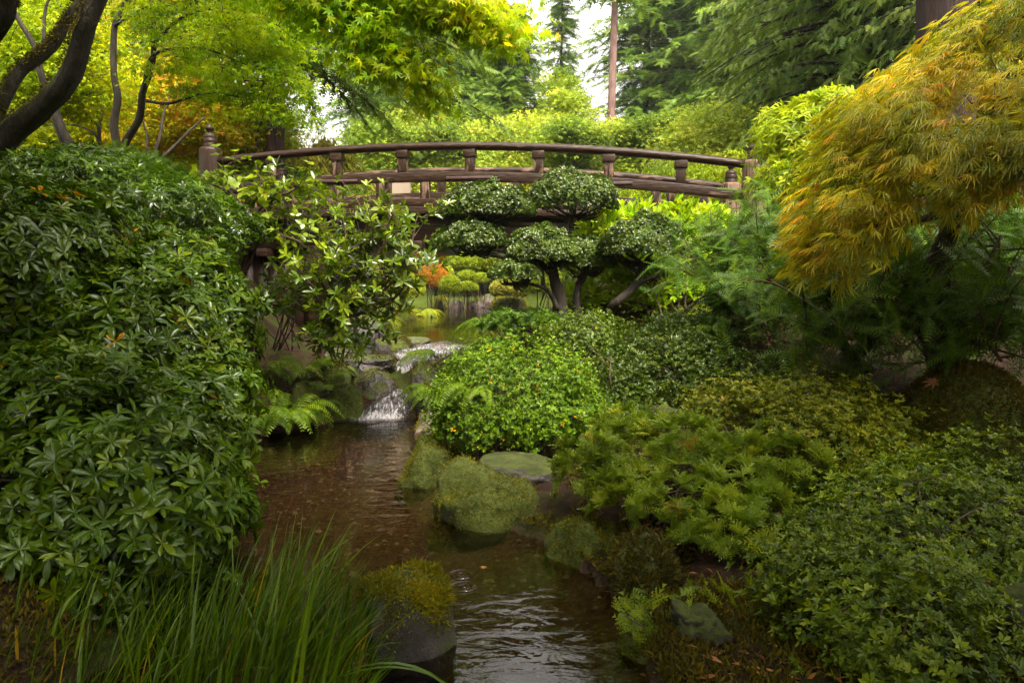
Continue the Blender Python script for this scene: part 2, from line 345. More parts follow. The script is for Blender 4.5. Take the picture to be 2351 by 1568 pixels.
M['maple_o'] = leaf_mat('maple_leaf_autumn', [(0, (.10, .20, .012)), (.45, (.30, .38, .016)), (.72, (.52, .48, .03)), (.88, (.60, .34, .06)), (1, (.56, .20, .06))], .5, .5, (1.4, 1.3, .5), warm=(1.05, 1, .4))
M['lace'] = leaf_mat('laceleaf', [(0, (.18, .23, .014)), (.42, (.42, .39, .02)), (.8, (.58, .42, .028)), (1, (.60, .26, .04))], .4, .5, (1.3, 1.25, .5), .4, .3, 1.8, (1.05, 1, .5))
M['far_y'] = leaf_mat('far_leaf_yellow_green', green((.09, .16, .03), (.23, .32, .055), (.44, .49, .11)), .5, .4, (1.3, 1.3, .6), warm=(1.05, 1, .4), var=.5, freq=.7)
M['far_o'] = leaf_mat('far_leaf_golden', green((.26, .34, .03), (.44, .44, .04), (.58, .44, .06)), .5, .4, (1.3, 1.2, .5), warm=(1.05, 1, .4))
M['fir'] = leaf_mat('fir_needles', green((.06, .13, .035), (.12, .21, .05), (.21, .30, .08)), .6, .35, (1.2, 1.2, .8), .2, .3, .6, (1.15, 1.1, .55))
M['cedar'] = leaf_mat('cedar_fronds', green((.08, .15, .055), (.17, .26, .09), (.30, .38, .16)), .6, .35, (1.2, 1.2, .8), .2, .3, .8, (1.15, 1.1, .55))
M['hemlock'] = leaf_mat('hemlock_needles', green((.035, .07, .014), (.08, .14, .025), (.15, .22, .045)), .6, .35, (1.3, 1.3, .5), .25, .3, .8, (1.15, 1.1, .55))
M['clip'] = leaf_mat('clipped_leaf', green((.07, .15, .016), (.15, .26, .026), (.27, .37, .045)), .5, .3, (1.3, 1.3, .5))
M['clip_y'] = leaf_mat('clipped_leaf_yellow', green((.15, .20, .014), (.26, .32, .022), (.38, .42, .035)), .5, .3, (1.3, 1.2, .5), warm=(1.05, 1, .4))
M['clip_r'] = leaf_mat('clipped_leaf_red', green((.12, .10, .015), (.28, .15, .03), (.40, .2, .05)), .5, .3, (1.3, 1.1, .5))
M['greygreen'] = leaf_mat('grey_green_leaf', green((.09, .13, .05), (.18, .23, .09), (.3, .35, .16)), .5, .3)
M['fern'] = leaf_mat('fern_pinna', green((.03, .085, .01), (.07, .16, .016), (.15, .26, .03)), .45, .4, (1.4, 1.4, .5), .25)
M['fern_bright'] = leaf_mat('fern_pinna_bright', green((.10, .18, .025), (.19, .30, .045), (.34, .42, .10)), .4, .4, (1.3, 1.3, .6))  # paler green than the other ferns
M['sedge'] = leaf_mat('sedge_blade', [(0, (.018, .05, .007)), (.5, (.048, .115, .014)), (.93, (.10, .19, .022)), (1, (.28, .2, .07))], .33, .35, (1.4, 1.5, .4), .35, .2, 3)
M['mossblade'] = leaf_mat('moss_strand', [(0, (.05, .065, .006)), (.5, (.12, .145, .012)), (1, (.22, .22, .02))], .7, .3, (1.2, 1.2, .5), .2)
M['mossdull'] = leaf_mat('moss_strand_dull', [(0, (.03, .034, .006)), (.5, (.06, .062, .01)), (1, (.11, .10, .02))], .7, .3, (1.2, 1.2, .5), .2)
M['pebble'] = leaf_mat('stream_pebble', [(0, (.025, .018, .013)), (.6, (.065, .05, .037)), (1, (.13, .11, .09))], .6, .0, warm=(1, 1, 1))
M['litter'] = leaf_mat('fallen_leaf', [(0, (.05, .022, .012)), (.4, (.14, .05, .022)), (.75, (.30, .12, .04)), (1, (.38, .22, .06))], .5, .15, (1, 1, 1), warm=(1, .9, .7))

# ------------------------------------------------------------------ terrain
YS = [-40, 0, 2.0, 2.8, 3.4, 4.2, 4.6, 5.4, 6.4, 7.2, 8.0, 8.6, 9.2, 10.0, 10.6, 12, 15, 20, 26, 28]
XL = [-1.6, -1.6, -1.6, -1.5, -1.5, -1.6, -1.8, -2.1, -2.4, -2.3, -1.8, -1.6, -1.5, -1.6, -1.8, -2.0, -2.4, -3.1, -3.4, -3.0]
XR = [.55, .55, .5, .48, .48, .2, -.15, -.5, -.8, -.9, -.95, -.95, -.95, -.6, -.4, 1.0, 3.0, 3.6, 3.2, 2.6]
def level(y): return np.interp(y, [8.2, 8.5, 9.1, 9.3, 9.9, 10.4], [0, .22, .30, .42, .50, .56])
def G(x, y):
    x = np.asarray(x, float); y = np.asarray(y, float)
    xl = np.interp(y, YS, XL); xr = np.interp(y, YS, XR); lv = level(y)
    dl = xl - x; dr = x - xr
    sr = np.interp(y, [0, 4, 5, 6.3, 7.5, 10, 16, 24], [.05, .07, .12, .19, .24, .44, .38, .2])
    fl = np.interp(y, [7.6, 8.9, 11.4, 12.2], [0, 1.35, 1.35, 0]); dl0 = dl
    dl = np.where(dl < fl, dl * .12, fl * .12 + (dl - fl) * (1 + fl * .45))
    left = .06 + np.where(dl < 3.6, .60 * dl, 2.16 + .07 * (dl - 3.6)) * np.interp(y, [-40, 0, 2, 5, 15, 28], [.3, .4, .55, 1, 1, .4])
    right = .06 + np.where(dr < 4.5, sr * dr, sr * 4.5 + .06 * (dr - 4.5))
    dl = dl0
    left = left - np.interp(y, [7.8, 8.4, 9.4, 9.9], [0, .2, .2, 0]) * (1 - ss(.5, 1.3, dl0))
    far = np.where(y > 28, .05 + .16 * np.minimum(y - 28, 9) + .02 * np.maximum(y - 37, 0), -1)
    ins = np.minimum(-dl, -dr)
    bed = -np.minimum(.02 + .5 * np.maximum(ins, 0), np.where(y < 8.2, .20, np.where(y < 10.4, .03, .4)))
    h = np.where(dl > 0, left, np.where(dr > 0, right, bed))
    far_m = y > 28
    h = np.where(far_m, np.maximum(far, np.where((dl > 0) | (dr > 0), h, -1)), h)
    p = np.stack([x, y, np.zeros_like(x)], -1)
    amp = np.clip(np.maximum(dl, dr) * .5, .012, .07)
    return lv + h + amp * fbm(p, 1.3, 4)
def grid_axis(lo, hi, c0, c1, fine, n):
    mid = np.arange(c0, c1, fine)
    a = c0 - (np.geomspace(1, 1 + (c0 - lo), n) - 1)[1:][::-1]; b = c1 + (np.geomspace(1, 1 + (hi - c1), n) - 1)
    return np.concatenate([a, mid, b])
gx = grid_axis(-180, 180, -6, 6, .06, 34); gy = grid_axis(-60, 300, 2.0, 12.5, .06, 60)
X, Y = np.meshgrid(gx, gy)
a = Acc(); V = np.stack([X, Y, G(X, Y)], -1).reshape(-1, 3)
ny, nx = X.shape
i = (np.arange(ny - 1)[:, None] * nx + np.arange(nx - 1)[None, :])
a.add(V, np.stack([i, i + 1, i + nx + 1, i + nx], -1), np.full(i.size, 4))
def ground_mat():
    m, nt, out = nodes('moss_and_soil')
    tc = N(nt, 'ShaderNodeTexCoord')
    def no(s, d=6):
        n = N(nt, 'ShaderNodeTexNoise'); n.inputs['Scale'].default_value = s; n.inputs['Detail'].default_value = d; n.inputs['Roughness'].default_value = .65
        nt.links.new(tc.outputs['Object'], n.inputs['Vector']); return n
    n1, n2, n3 = no(1.1), no(22), no(60)
    soil = ramp(nt, [(.3, (.009, .005, .003)), (.55, (.026, .013, .008)), (.75, (.065, .030, .016))]); nt.links.new(n2.outputs['Fac'], soil.inputs[0])
    moss = ramp(nt, [(.3, (.010, .014, .002)), (.55, (.03, .04, .005)), (.75, (.075, .085, .010))]); nt.links.new(n3.outputs['Fac'], moss.inputs[0])
    mr = N(nt, 'ShaderNodeMapRange'); mr.inputs[1].default_value = .48; mr.inputs[2].default_value = .60; nt.links.new(n1.outputs['Fac'], mr.inputs[0])
    mx = N(nt, 'ShaderNodeMix', data_type='RGBA'); nt.links.new(mr.outputs[0], mx.inputs[0]); nt.links.new(soil.outputs[0], mx.inputs[6]); nt.links.new(moss.outputs[0], mx.inputs[7])
    gy = N(nt, 'ShaderNodeNewGeometry'); sy = N(nt, 'ShaderNodeSeparateXYZ'); nt.links.new(gy.outputs['Position'], sy.inputs[0])
    fy = N(nt, 'ShaderNodeMapRange'); fy.inputs[1].default_value = 14; fy.inputs[2].default_value = 17; fy.inputs[4].default_value = .9; nt.links.new(sy.outputs[1], fy.inputs[0])
    lawn = ramp(nt, [(.3, (.025, .04, .005)), (.55, (.06, .085, .009)), (.75, (.12, .14, .015))]); nt.links.new(n2.outputs['Fac'], lawn.inputs[0])
    ml = N(nt, 'ShaderNodeMix', data_type='RGBA'); nt.links.new(fy.outputs[0], ml.inputs[0]); nt.links.new(mx.outputs[2], ml.inputs[6]); nt.links.new(lawn.outputs[0], ml.inputs[7])
    # brown silt where it lies under the stream or the pond
    ge = N(nt, 'ShaderNodeNewGeometry'); sx = N(nt, 'ShaderNodeSeparateXYZ'); nt.links.new(ge.outputs['Position'], sx.inputs[0])
    lo = N(nt, 'ShaderNodeMapRange'); lo.inputs[1].default_value = -.02; lo.inputs[2].default_value = .05; nt.links.new(sx.outputs[2], lo.inputs[0])
    silt = ramp(nt, [(.3, (.018, .011, .006)), (.55, (.045, .029, .016)), (.8, (.09, .064, .04))]); nt.links.new(n2.outputs['Fac'], silt.inputs[0])
    m2 = N(nt, 'ShaderNodeMix', data_type='RGBA'); nt.links.new(lo.outputs[0], m2.inputs[0]); nt.links.new(silt.outputs[0], m2.inputs[6]); nt.links.new(ml.outputs[2], m2.inputs[7])
    p = N(nt, 'ShaderNodeBsdfPrincipled'); p.inputs['Roughness'].default_value = .9; p.inputs['Specular IOR Level'].default_value = .12; nt.links.new(m2.outputs[2], p.inputs['Base Color'])
    bp = N(nt, 'ShaderNodeBump'); bp.inputs['Strength'].default_value = .8; bp.inputs['Distance'].default_value = .03
    nt.links.new(n2.outputs['Fac'], bp.inputs['Height']); nt.links.new(bp.outputs[0], p.inputs['Normal']); nt.links.new(p.outputs[0], out.inputs[0]); return m
struct(a.build('ground', ground_mat(), None, True))

# ------------------------------------------------------------------ water
def water_mat(name, tint, rings=(), wave=.02, scale=5.0, stretch=(1, 2.6, 1), dist=.05):
    m, nt, out = nodes(name)
    tc = N(nt, 'ShaderNodeTexCoord'); mp = N(nt, 'ShaderNodeMapping'); mp.inputs['Scale'].default_value = stretch; nt.links.new(tc.outputs['Object'], mp.inputs['Vector'])
    n1 = N(nt, 'ShaderNodeTexNoise'); n1.inputs['Scale'].default_value = scale; n1.inputs['Detail'].default_value = 3; n1.inputs['Distortion'].default_value = .6; nt.links.new(mp.outputs[0], n1.inputs['Vector'])
    nm_ = N(nt, 'ShaderNodeTexNoise'); nm_.inputs['Scale'].default_value = 1.1; nm_.inputs['Detail'].default_value = 2; nt.links.new(tc.outputs['Object'], nm_.inputs['Vector'])
    mk_ = N(nt, 'ShaderNodeMapRange', interpolation_type='SMOOTHSTEP'); mk_.inputs[1].default_value = .38; mk_.inputs[2].default_value = .62; mk_.inputs[3].default_value = .3; mk_.inputs[4].default_value = 1.5; nt.links.new(nm_.outputs['Fac'], mk_.inputs[0])
    hm_ = N(nt, 'ShaderNodeMath', operation='MULTIPLY'); nt.links.new(n1.outputs['Fac'], hm_.inputs[0]); nt.links.new(mk_.outputs[0], hm_.inputs[1])
    h = hm_.outputs[0]
    for (x, y, r, k) in rings:
        d = N(nt, 'ShaderNodeVectorMath', operation='DISTANCE'); nt.links.new(tc.outputs['Object'], d.inputs[0]); d.inputs[1].default_value = (x, y, 0)
        s1 = N(nt, 'ShaderNodeMath', operation='MULTIPLY'); nt.links.new(d.outputs['Value'], s1.inputs[0]); s1.inputs[1].default_value = k
        s2 = N(nt, 'ShaderNodeMath', operation='SINE'); nt.links.new(s1.outputs[0], s2.inputs[0])
        mk = N(nt, 'ShaderNodeMapRange', interpolation_type='SMOOTHSTEP'); mk.inputs[1].default_value = r * .35; mk.inputs[2].default_value = r; mk.inputs[3].default_value = 1.3; mk.inputs[4].default_value = 0; nt.links.new(d.outputs['Value'], mk.inputs[0])
        s3 = N(nt, 'ShaderNodeMath', operation='MULTIPLY_ADD'); nt.links.new(s2.outputs[0], s3.inputs[0]); nt.links.new(mk.outputs[0], s3.inputs[1]); nt.links.new(h, s3.inputs[2]); h = s3.outputs[0]
    bp = N(nt, 'ShaderNodeBump'); bp.inputs['Strength'].default_value = 1.0; bp.inputs['Distance'].default_value = wave; nt.links.new(h, bp.inputs['Height'])
    fr = N(nt, 'ShaderNodeFresnel'); fr.inputs['IOR'].default_value = 1.5; nt.links.new(bp.outputs[0], fr.inputs['Normal'])
    gl = N(nt, 'ShaderNodeBsdfGlossy'); gl.inputs['Roughness'].default_value = .02; nt.links.new(bp.outputs[0], gl.inputs['Normal'])
    tr = N(nt, 'ShaderNodeBsdfTransparent'); tr.inputs['Color'].default_value = (*tint, 1)
    mx = N(nt, 'ShaderNodeMixShader'); nt.links.new(fr.outputs[0], mx.inputs[0]); nt.links.new(tr.outputs[0], mx.inputs[1]); nt.links.new(gl.outputs[0], mx.inputs[2]); nt.links.new(mx.outputs[0], out.inputs[0])
    return m
def sheet(xs, ys, zf, name, mat):
    X, Y = np.meshgrid(xs, ys); a = Acc(); ny, nx = X.shape
    i = (np.arange(ny - 1)[:, None] * nx + np.arange(nx - 1)[None, :])
    a.add(np.stack([X, Y, zf(X, Y)], -1).reshape(-1, 3), np.stack([i, i + 1, i + nx + 1, i + nx], -1), np.full(i.size, 4))
    return struct(a.build(name, mat, None, True))
rp1, rp2 = U(1060, 1335, 3.74), U(1066, 1362, 3.59)
stream_m = water_mat('stream_water', (.74, .62, .44), [(rp1[0], rp1[1], .085, 180), (rp2[0], rp2[1],   .085, 180)], .006, 5, (1, 2.0, 1))
sheet(np.linspace(-3.2, 1.4, 30), np.linspace(-6, 8.55, 60), lambda x, y: 0 * x, 'stream_water', stream_m)
pond_m = water_mat('pond_water', (.5, .42, .22), (), .003, 4, (1, 2.6, 1))
sheet(np.linspace(-5, 6, 30), np.linspace(10.35, 30, 60), lambda x, y: 0 * x + .56, 'pond_water', pond_m)

def foam_mat():
    m, nt, out = nodes('rushing_water')
    at = N(nt, 'ShaderNodeAttribute', attribute_name='tint')
    tc = N(nt, 'ShaderNodeTexCoord'); mp = N(nt, 'ShaderNodeMapping'); mp.inputs['Scale'].default_value = (15, 4, 3.2); nt.links.new(tc.outputs['Object'], mp.inputs['Vector'])
    n1 = N(nt, 'ShaderNodeTexNoise'); n1.inputs['Scale'].default_value = 3.0; n1.inputs['Detail'].default_value = 7; n1.inputs['Roughness'].default_value = .7; n1.inputs['Distortion'].default_value = .5; nt.links.new(mp.outputs[0], n1.inputs['Vector'])
    ad = N(nt, 'ShaderNodeMath', operation='ADD'); nt.links.new(n1.outputs['Fac'], ad.inputs[0]); nt.links.new(at.outputs['Fac'], ad.inputs[1])
    mr = N(nt, 'ShaderNodeMapRange', interpolation_type='SMOOTHSTEP'); mr.inputs[1].default_value = .95; mr.inputs[2].default_value = 1.45; nt.links.new(ad.outputs[0], mr.inputs[0])
    bp = N(nt, 'ShaderNodeBump'); bp.inputs['Strength'].default_value = 1; bp.inputs['Distance'].default_value = .03; nt.links.new(n1.outputs['Fac'], bp.inputs['Height'])
    fr = N(nt, 'ShaderNodeFresnel'); fr.inputs['IOR'].default_value = 1.4; nt.links.new(bp.outputs[0], fr.inputs['Normal'])
    gl = N(nt, 'ShaderNodeBsdfGlossy'); gl.inputs['Roughness'].default_value = .12; nt.links.new(bp.outputs[0], gl.inputs['Normal'])
    tr = N(nt, 'ShaderNodeBsdfTransparent'); tr.inputs['Color'].default_value = (.8, .7, .62, 1)
    wf = N(nt, 'ShaderNodeBsdfPrincipled'); wf.inputs['Base Color'].default_value = (.62, .58, .60, 1); wf.inputs['Roughness'].default_value = .25; nt.links.new(bp.outputs[0], wf.inputs['Normal'])
    m1 = N(nt, 'ShaderNodeMixShader'); nt.links.new(fr.outputs[0], m1.inputs[0]); nt.links.new(tr.outputs[0], m1.inputs[1]); nt.links.new(gl.outputs[0], m1.inputs[2])
    m2 = N(nt, 'ShaderNodeMixShader'); nt.links.new(mr.outputs[0], m2.inputs[0]); nt.links.new(m1.outputs[0], m2.inputs[1]); nt.links.new(wf.outputs[0], m2.inputs[2]); nt.links.new(m2.outputs[0], out.inputs[0]); return m
M['foam'] = foam_mat()
# the cascade: one ribbon from the pond's lip over three steps down to the stream
cas = [  # u, v, Y, half width px, foam
    (1020, 786, 10.75, 95, .30), (1010, 796, 10.45, 100, .52), (985, 806, 10.1, 95, .62), (945, 822, 9.75, 62, .62), (925, 838, 9.45, 42, .55),
    (921, 858, 9.25, 34, .70), (922, 880, 9.2, 30, .76), (920, 893, 9.0, 32, .66), (915, 903, 8.75, 42, .60), (905, 914, 8.5, 54, .56),
    (893, 928, 8.32, 62, .58), (882, 944, 8.22, 66, .60), (874, 958, 8.15, 66, .68), (868, 972, 8.08, 64, .78)]
a = Acc(); cp = spline([list(U(u, v, Y)) + [W(w, Y), f] for u, v, Y, w, f in cas], 7); nS = 22
tt = np.linspace(-1, 1, nS)
V = []; TI = []
for k, c in enumerate(cp):
    for t in tt:
        z = c[2] + .035 * (1 - t * t) + .02 * math.sin(t * 9 + k * .35) * (1 - abs(t)) - .05 * max(0, abs(t) - .75) * 4
        y = c[1] + .10 * t * t * (1 if c[2] < .35 else .3)
        V.append((c[0] + t * c[3], y, z)); TI.append(c[4] - .22 * abs(t) ** 3)
V = np.array(V); V[:, 2] += .018 * vnoise(V * A(1, .5, 1), 14)
nr = len(cp); i = (np.arange(nr - 1)[:, None] * nS + np.arange(nS - 1)[None, :])
a.add(V, np.stack([i, i + nS, i + nS + 1, i + 1], -1), np.full(i.size, 4), np.array(TI))
struct(a.build('cascade_water', M['foam'], None, True))
# white froth spreading on the stream at the foot of the fall
a = Acc(); cx, cyy = U(860, 970, 8.05)[:2]; th = np.linspace(0, 2 * math.pi, 40, endpoint=False); rr = np.linspace(0, 1, 9)
V = []; TI = []
for r in rr:
    for t in th:
        q = r * (1 + .25 * math.sin(3 * t + 1) + .15 * math.sin(7 * t))
        V.append((cx - .04 + q * .42 * math.cos(t), cyy + .02 + q * .20 * math.sin(t), .006 + .012 * (1 - r))); TI.append(.66 - .5 * r * r)
i = np.arange(8)[:, None] * 40; j = np.arange(40)[None, :]; j2 = (j + 1) % 40
a.add(V, np.stack([i + j, i + 40 + j, i + 40 + j2, i + j2], -1), np.full(320, 4), np.array(TI))
struct(a.build('water_foam', M['foam'], None, True))

# ------------------------------------------------------------------ plant builders
def B(u, v, Y, rx, rz, ry=None):
    """ellipsoid blob: pixel radii in the picture plane, ry in metres of depth"""
    return (U(u, v, Y), A(W(rx, Y), ry if ry else W(rx, Y) * .9, W(rz, Y)))
def shell(rng, blobs, n, depth=.25, up=-.35, lump=.12, lf=2.2, front=True):
    """n points on the union of ellipsoids (lumpy), with outward normals; depth lets some sit inside"""
    w = np.array([(r[0] * r[2] + r[0] * r[1] + r[1] * r[2]) for c, r in blobs]); w /= w.sum()
    P = []; Nn = []
    for k, (c, r) in enumerate(blobs):
        m = int(n * w[k] * 1.6)
        d = unit(rng.normal(size=(m, 3)))
        d = d[d[:, 2] > up]
        if front: d = d[(d[:, 1] < .55) | (rng.random(len(d)) < .4)]
        rad = 1 - depth * rng.random(len(d)) ** 1.6
        p = c + d * r * rad[:, None]
        nn = unit(d / r)
        p = p + nn * (lump * r.mean() * fbm(p, lf / max(r.mean(), .2) * .6, 3))[:, None]
        ok = np.ones(len(p), bool)
        for j, (c2, r2) in enumerate(blobs):
            if j != k: ok &= (((p - c2) / (r2 * .82)) ** 2).sum(1) > 1
        P.append(p[ok]); Nn.append(nn[ok])
    return np.concatenate(P), np.concatenate(Nn)
def whorls(acc, rng, T, P, Nn, m, L, el=(.1, .6), tint=.5, tv=.25, wid=1.0, up=.5, rare=0.0, wild=.34, miss=.12):
    """m leaves round every shoot tip"""
    n = len(P)
    ax = unit(Nn + A(0, 0, up) + rng.normal(size=(n, 3)) * wild)
    ref = unit(rng.normal(size=(n, 3))); tx = unit(np.cross(ax, ref)); ty = np.cross(ax, tx)
    shoot_t = np.clip(tint + tv * rng.normal(size=n), 0, .9)
    shoot_s = L * (.7 + .5 * rng.random(n))
    if rare: odd = rng.random(n) < rare
    for j in range(m):
        an = 2 * math.pi * (j / m) + rng.random(n) * .7
        e = el[0] + (el[1] - el[0]) * rng.random(n)
        tg = np.cos(an)[:, None] * tx + np.sin(an)[:, None] * ty
        d = np.cos(e)[:, None] * tg + np.sin(e)[:, None] * ax
        nm = np.cos(e)[:, None] * ax - np.sin(e)[:, None] * tg
        t = np.clip(shoot_t + .08 * rng.normal(size=n), 0, .9)
        if rare: t = np.where(odd & (rng.random(n) < .45), .94 + .06 * rng.random(n), t)
        k = rng.random(n) > miss
        acc.leaves(T, P[k], d[k], unit(nm + rng.normal(size=(n, 3)) * .16)[k], (shoot_s * (.65 + .5 * rng.random(n)))[k], t[k], wid * (.8 + .4 * rng.random(int(k.sum()))))
def stems_to(acc, rng, base, tips, r0=.012, sides=5, spread=.12, sag=.1, n=7):
    for p in tips:
        b = base + A(rng.normal() * spread, rng.normal() * spread, 0)
        mid = b * .5 + p * .5 + A(rng.normal() * .08, rng.normal() * .08, sag + rng.normal() * .05) * np.linalg.norm(p - b)
        q = spline([b, mid, p], n); acc.tube(q, np.linspace(r0, r0 * .35, len(q)), sides, cap=False)
def gp_(x, y): return A(x, y, float(G(x, y)) - .03)
def near_base(blobs):
    c = np.mean([b[0] for b in blobs], axis=0); return A(c[0], c[1], float(G(c[0], c[1])))
def bush(name, label, cat, blobs, mat, T, n, m, L, seed, el=(.1, .6), tint=.45, tv=.22, depth=.3, up=-.3, lump=.12, wid=1.0, upb=.5, rare=0.0, stems=22, r0=.012, bark='twig', group=None, base=None, lf=2.2, inner=True, clump=None, gapn=None):
    rng = np.random.default_rng(seed)
    b = near_base(blobs) if base is None else base
    t = thing(name, label, cat, b, group)
    P, Nn = shell(rng, blobs, n if not clump else n // clump[0], depth, up, lump, lf)
    if clump:
        k, rr = clump; off = rng.normal(size=(len(P), k, 3)) * rr; P = (P[:, None, :] + off).reshape(-1, 3) ; Nn = unit((Nn[:, None, :] + off / rr * .25).reshape(-1, 3))
    if gapn:
        q = fbm(P, gapn[0], 2); P, Nn = P[q > gapn[1]], Nn[q > gapn[1]]
    a = Acc(); whorls(a, rng, T, P, Nn, m, L, el, tint, tv, wid, upb, rare)
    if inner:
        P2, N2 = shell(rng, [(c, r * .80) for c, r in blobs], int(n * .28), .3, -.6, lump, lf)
        whorls(a, rng, T, P2, N2, m, L, el, tint - .2, tv, wid, upb)  # inner leaves tinted darker, putting shade into the gaps
    a.build('foliage', mat, t)
    s = Acc(); k = rng.choice(len(P), min(stems, len(P)), replace=False)
    stems_to(s, rng, b, P[k] - Nn[k] * L * .3, r0)
    s.build('stem', M[bark], t, True)
    return t

def crown_pads(acc, rng, blobs, npad, T, per, pr, L, tint=.5, tv=.2, droop=.35, flat=.16, tilt=.5, edge=.5, twigs=None, up=-1.0):
    """a crown of flat leafy pads filling the blobs; returns pad centres"""
    w = np.array([np.prod(r) ** (2 / 3) for c, r in blobs]); w /= w.sum(); C = []
    for k, (c, r) in enumerate(blobs):
        q = max(2, int(npad * w[k])); d = unit(rng.normal(size=(q, 3))); rad = rng.random(q) ** (1 / 3 * (1 - edge) + .08)
        C.append(c + d * r * rad[:, None])
    C = np.concatenate(C); n = len(C)
    rs = pr * (.6 + .8 * rng.random(n)); pt = tint + tv * rng.normal(size=n) + .25 * fbm(C, .8, 2)
    out = unit(rng.normal(size=(n, 3)) * A(1, 1, .0) + A(0, 0, -.25))
    idx = np.repeat(np.arange(n), per); m = len(idx)
    g = rng.normal(size=(m, 3)) * A(.55, .55, flat)
    rho2 = g[:, 0] ** 2 + g[:, 1] ** 2
    g[:, 2] -= droop * rho2 * .5
    P = C[idx] + g * rs[idx][:, None] + out[idx] * (rs[idx] * .3 * rng.random(m))[:, None]
    d = unit(np.stack([g[:, 0], g[:, 1], np.zeros(m)], -1) + rng.normal(size=(m, 3)) * A(.5, .5, .25) + A(0, 0, -droop * .8))
    nm = unit(rng.normal(size=(m, 3)) * tilt + A(0, 0, 1))
    acc.leaves(T, P, d, nm, L * (.65 + .6 * rng.random(m)), np.clip(pt[idx] + .10 * rng.normal(size=m), 0, 1))
    return C
def branch_net(acc, rng, skel, tips, r_tip=.006, sides=4, maxn=400, sag=.12, grow=.004):
    """thin branches from the nearest point of the skeleton to every pad"""
    S = [np.asarray(skel, float)]
    order = np.argsort(np.min(np.linalg.norm(tips[:, None, :] - S[0][None, :, :], axis=2), axis=1))[:maxn]
    pts = S[0]
    for i in order:
        p = tips[i]; dd = np.linalg.norm(pts - p, axis=1) + .6 * np.maximum(0, pts[:, 2] - p[2]); j = np.argmin(dd); b = pts[j]; L = np.linalg.norm(p - b)
        if L < .05: continue
        mid = (b + p) / 2 + A(rng.normal(), rng.normal(), .6 + rng.normal() * .6) * L * sag
        q = spline([b, mid, p], 5); acc.tube(q, np.linspace(r_tip + grow * L, r_tip * .5, len(q)), sides, cap=False)
        pts = np.vstack([pts, q[2:]])
def limb(acc, pts, r0, r1, sides=10, wob=.12, n=7):
    P = np.asarray(pts, float); q = spline(P, n); acc.tube(q, np.linspace(r0, r1, len(q)), sides, wob=wob); return q
def moss_on(acc, rng, V, F_c, F_n, n, L, thr=.0, tint=.5, tv=.25):
    w = np.clip(F_n[:, 2] - thr, 0, 1) + 1e-6; w = w / w.sum(); k = rng.choice(len(F_c), n, p=w)
    P = F_c[k] + rng.normal(size=(n, 3)) * .008
    d = unit(F_n[k] * 1.0 + rng.normal(size=(n, 3)) * .7 + A(0, 0, -.15)); nm = unit(rng.normal(size=(n, 3)))
    acc.leaves(T_THIN, P, d, nm, L * (.5 + .9 * rng.random(n)), np.clip(tint + tv * rng.normal(size=n) + .3 * fbm(P, 6, 2), 0, 1), 1.0)

def ico(sub):
    import bmesh
    bm = bmesh.new(); bmesh.ops.create_icosphere(bm, subdivisions=sub, radius=1)
    V = np.array([v.co[:] for v in bm.verts]); F = np.array([[v.index for v in f.verts] for f in bm.faces]); bm.free(); return V, F
IV, IF = ico(5); IV4, IF4 = ico(4)
def rock(name, label, cat, c, r, mat, seed, boxy=.35, amp=.16, rz=0.0, tilt=0.0, moss=0, mossL=.025, mtint=.5, mmat='mossblade', group=None, thr=.1, small=False, chips=7):
    rng = np.random.default_rng(seed); V0, F = (IV4, IF4) if small else (IV, IF)
    V = V0.copy()
    # squarish: pull the sphere towards a superellipsoid, then chip planes off it
    e = 1 - boxy * .6; S = np.sign(V) * np.abs(V) ** e; V = S / np.maximum(np.abs(S).max(1, keepdims=True) * boxy + np.linalg.norm(S, axis=1, keepdims=True) * (1 - boxy), 1e-6)
    for k in range(chips):
        n = unit(rng.normal(size=3)); d = .72 + .22 * rng.random(); over = V @ n - d; V = V - np.maximum(over, 0)[:, None] * n * .85
    o = rng.random(3) * 20
    V = V * (1 + amp * fbm(V + o, 1.1, 2) + amp * .40 * fbm(V + o, 3.5, 3) - amp * .5 * np.maximum(0, .25 - np.abs(vnoise(V + o, 2.6))) + .012 * vnoise(V + o, 16))[:, None]
    V = V * np.asarray(r)
    ct, st = math.cos(tilt), math.sin(tilt); V = V @ np.array([[ct, 0, st], [0, 1, 0], [-st, 0, ct]]).T
    cz, sz = math.cos(rz), math.sin(rz); V = V @ np.array([[cz, -sz, 0], [sz, cz, 0], [0, 0, 1]]).T
    V = V + c
    a = Acc(); a.add(V, F, np.full(len(F), 3))
    o = a.build(name, mat, None, True); tag(o, label, cat, group)
    # origin at the foot of the stone
    off = Vector((c[0], c[1], c[2] - r[2])); o.data.transform(__import__('mathutils').Matrix.Translation(-off)); o.location = off
    if moss:
        t = V[F]; fn = unit(np.cross(t[:, 1] - t[:, 0], t[:, 2] - t[:, 0])); m = Acc()
        ar = .5 * np.linalg.norm(np.cross(t[:, 1] - t[:, 0], t[:, 2] - t[:, 0]), axis=1)
        fc = t.mean(1); keep = (fn[:, 2] > thr - .3) & (fbm(fc, 4, 2) + fn[:, 2] > thr)
        moss_on(m, rng, V, fc[keep], fn[keep] * 1.0, moss, mossL, -.4, mtint)
        struct(m.build('moss', M[mmat], o), 'stuff')
    return o
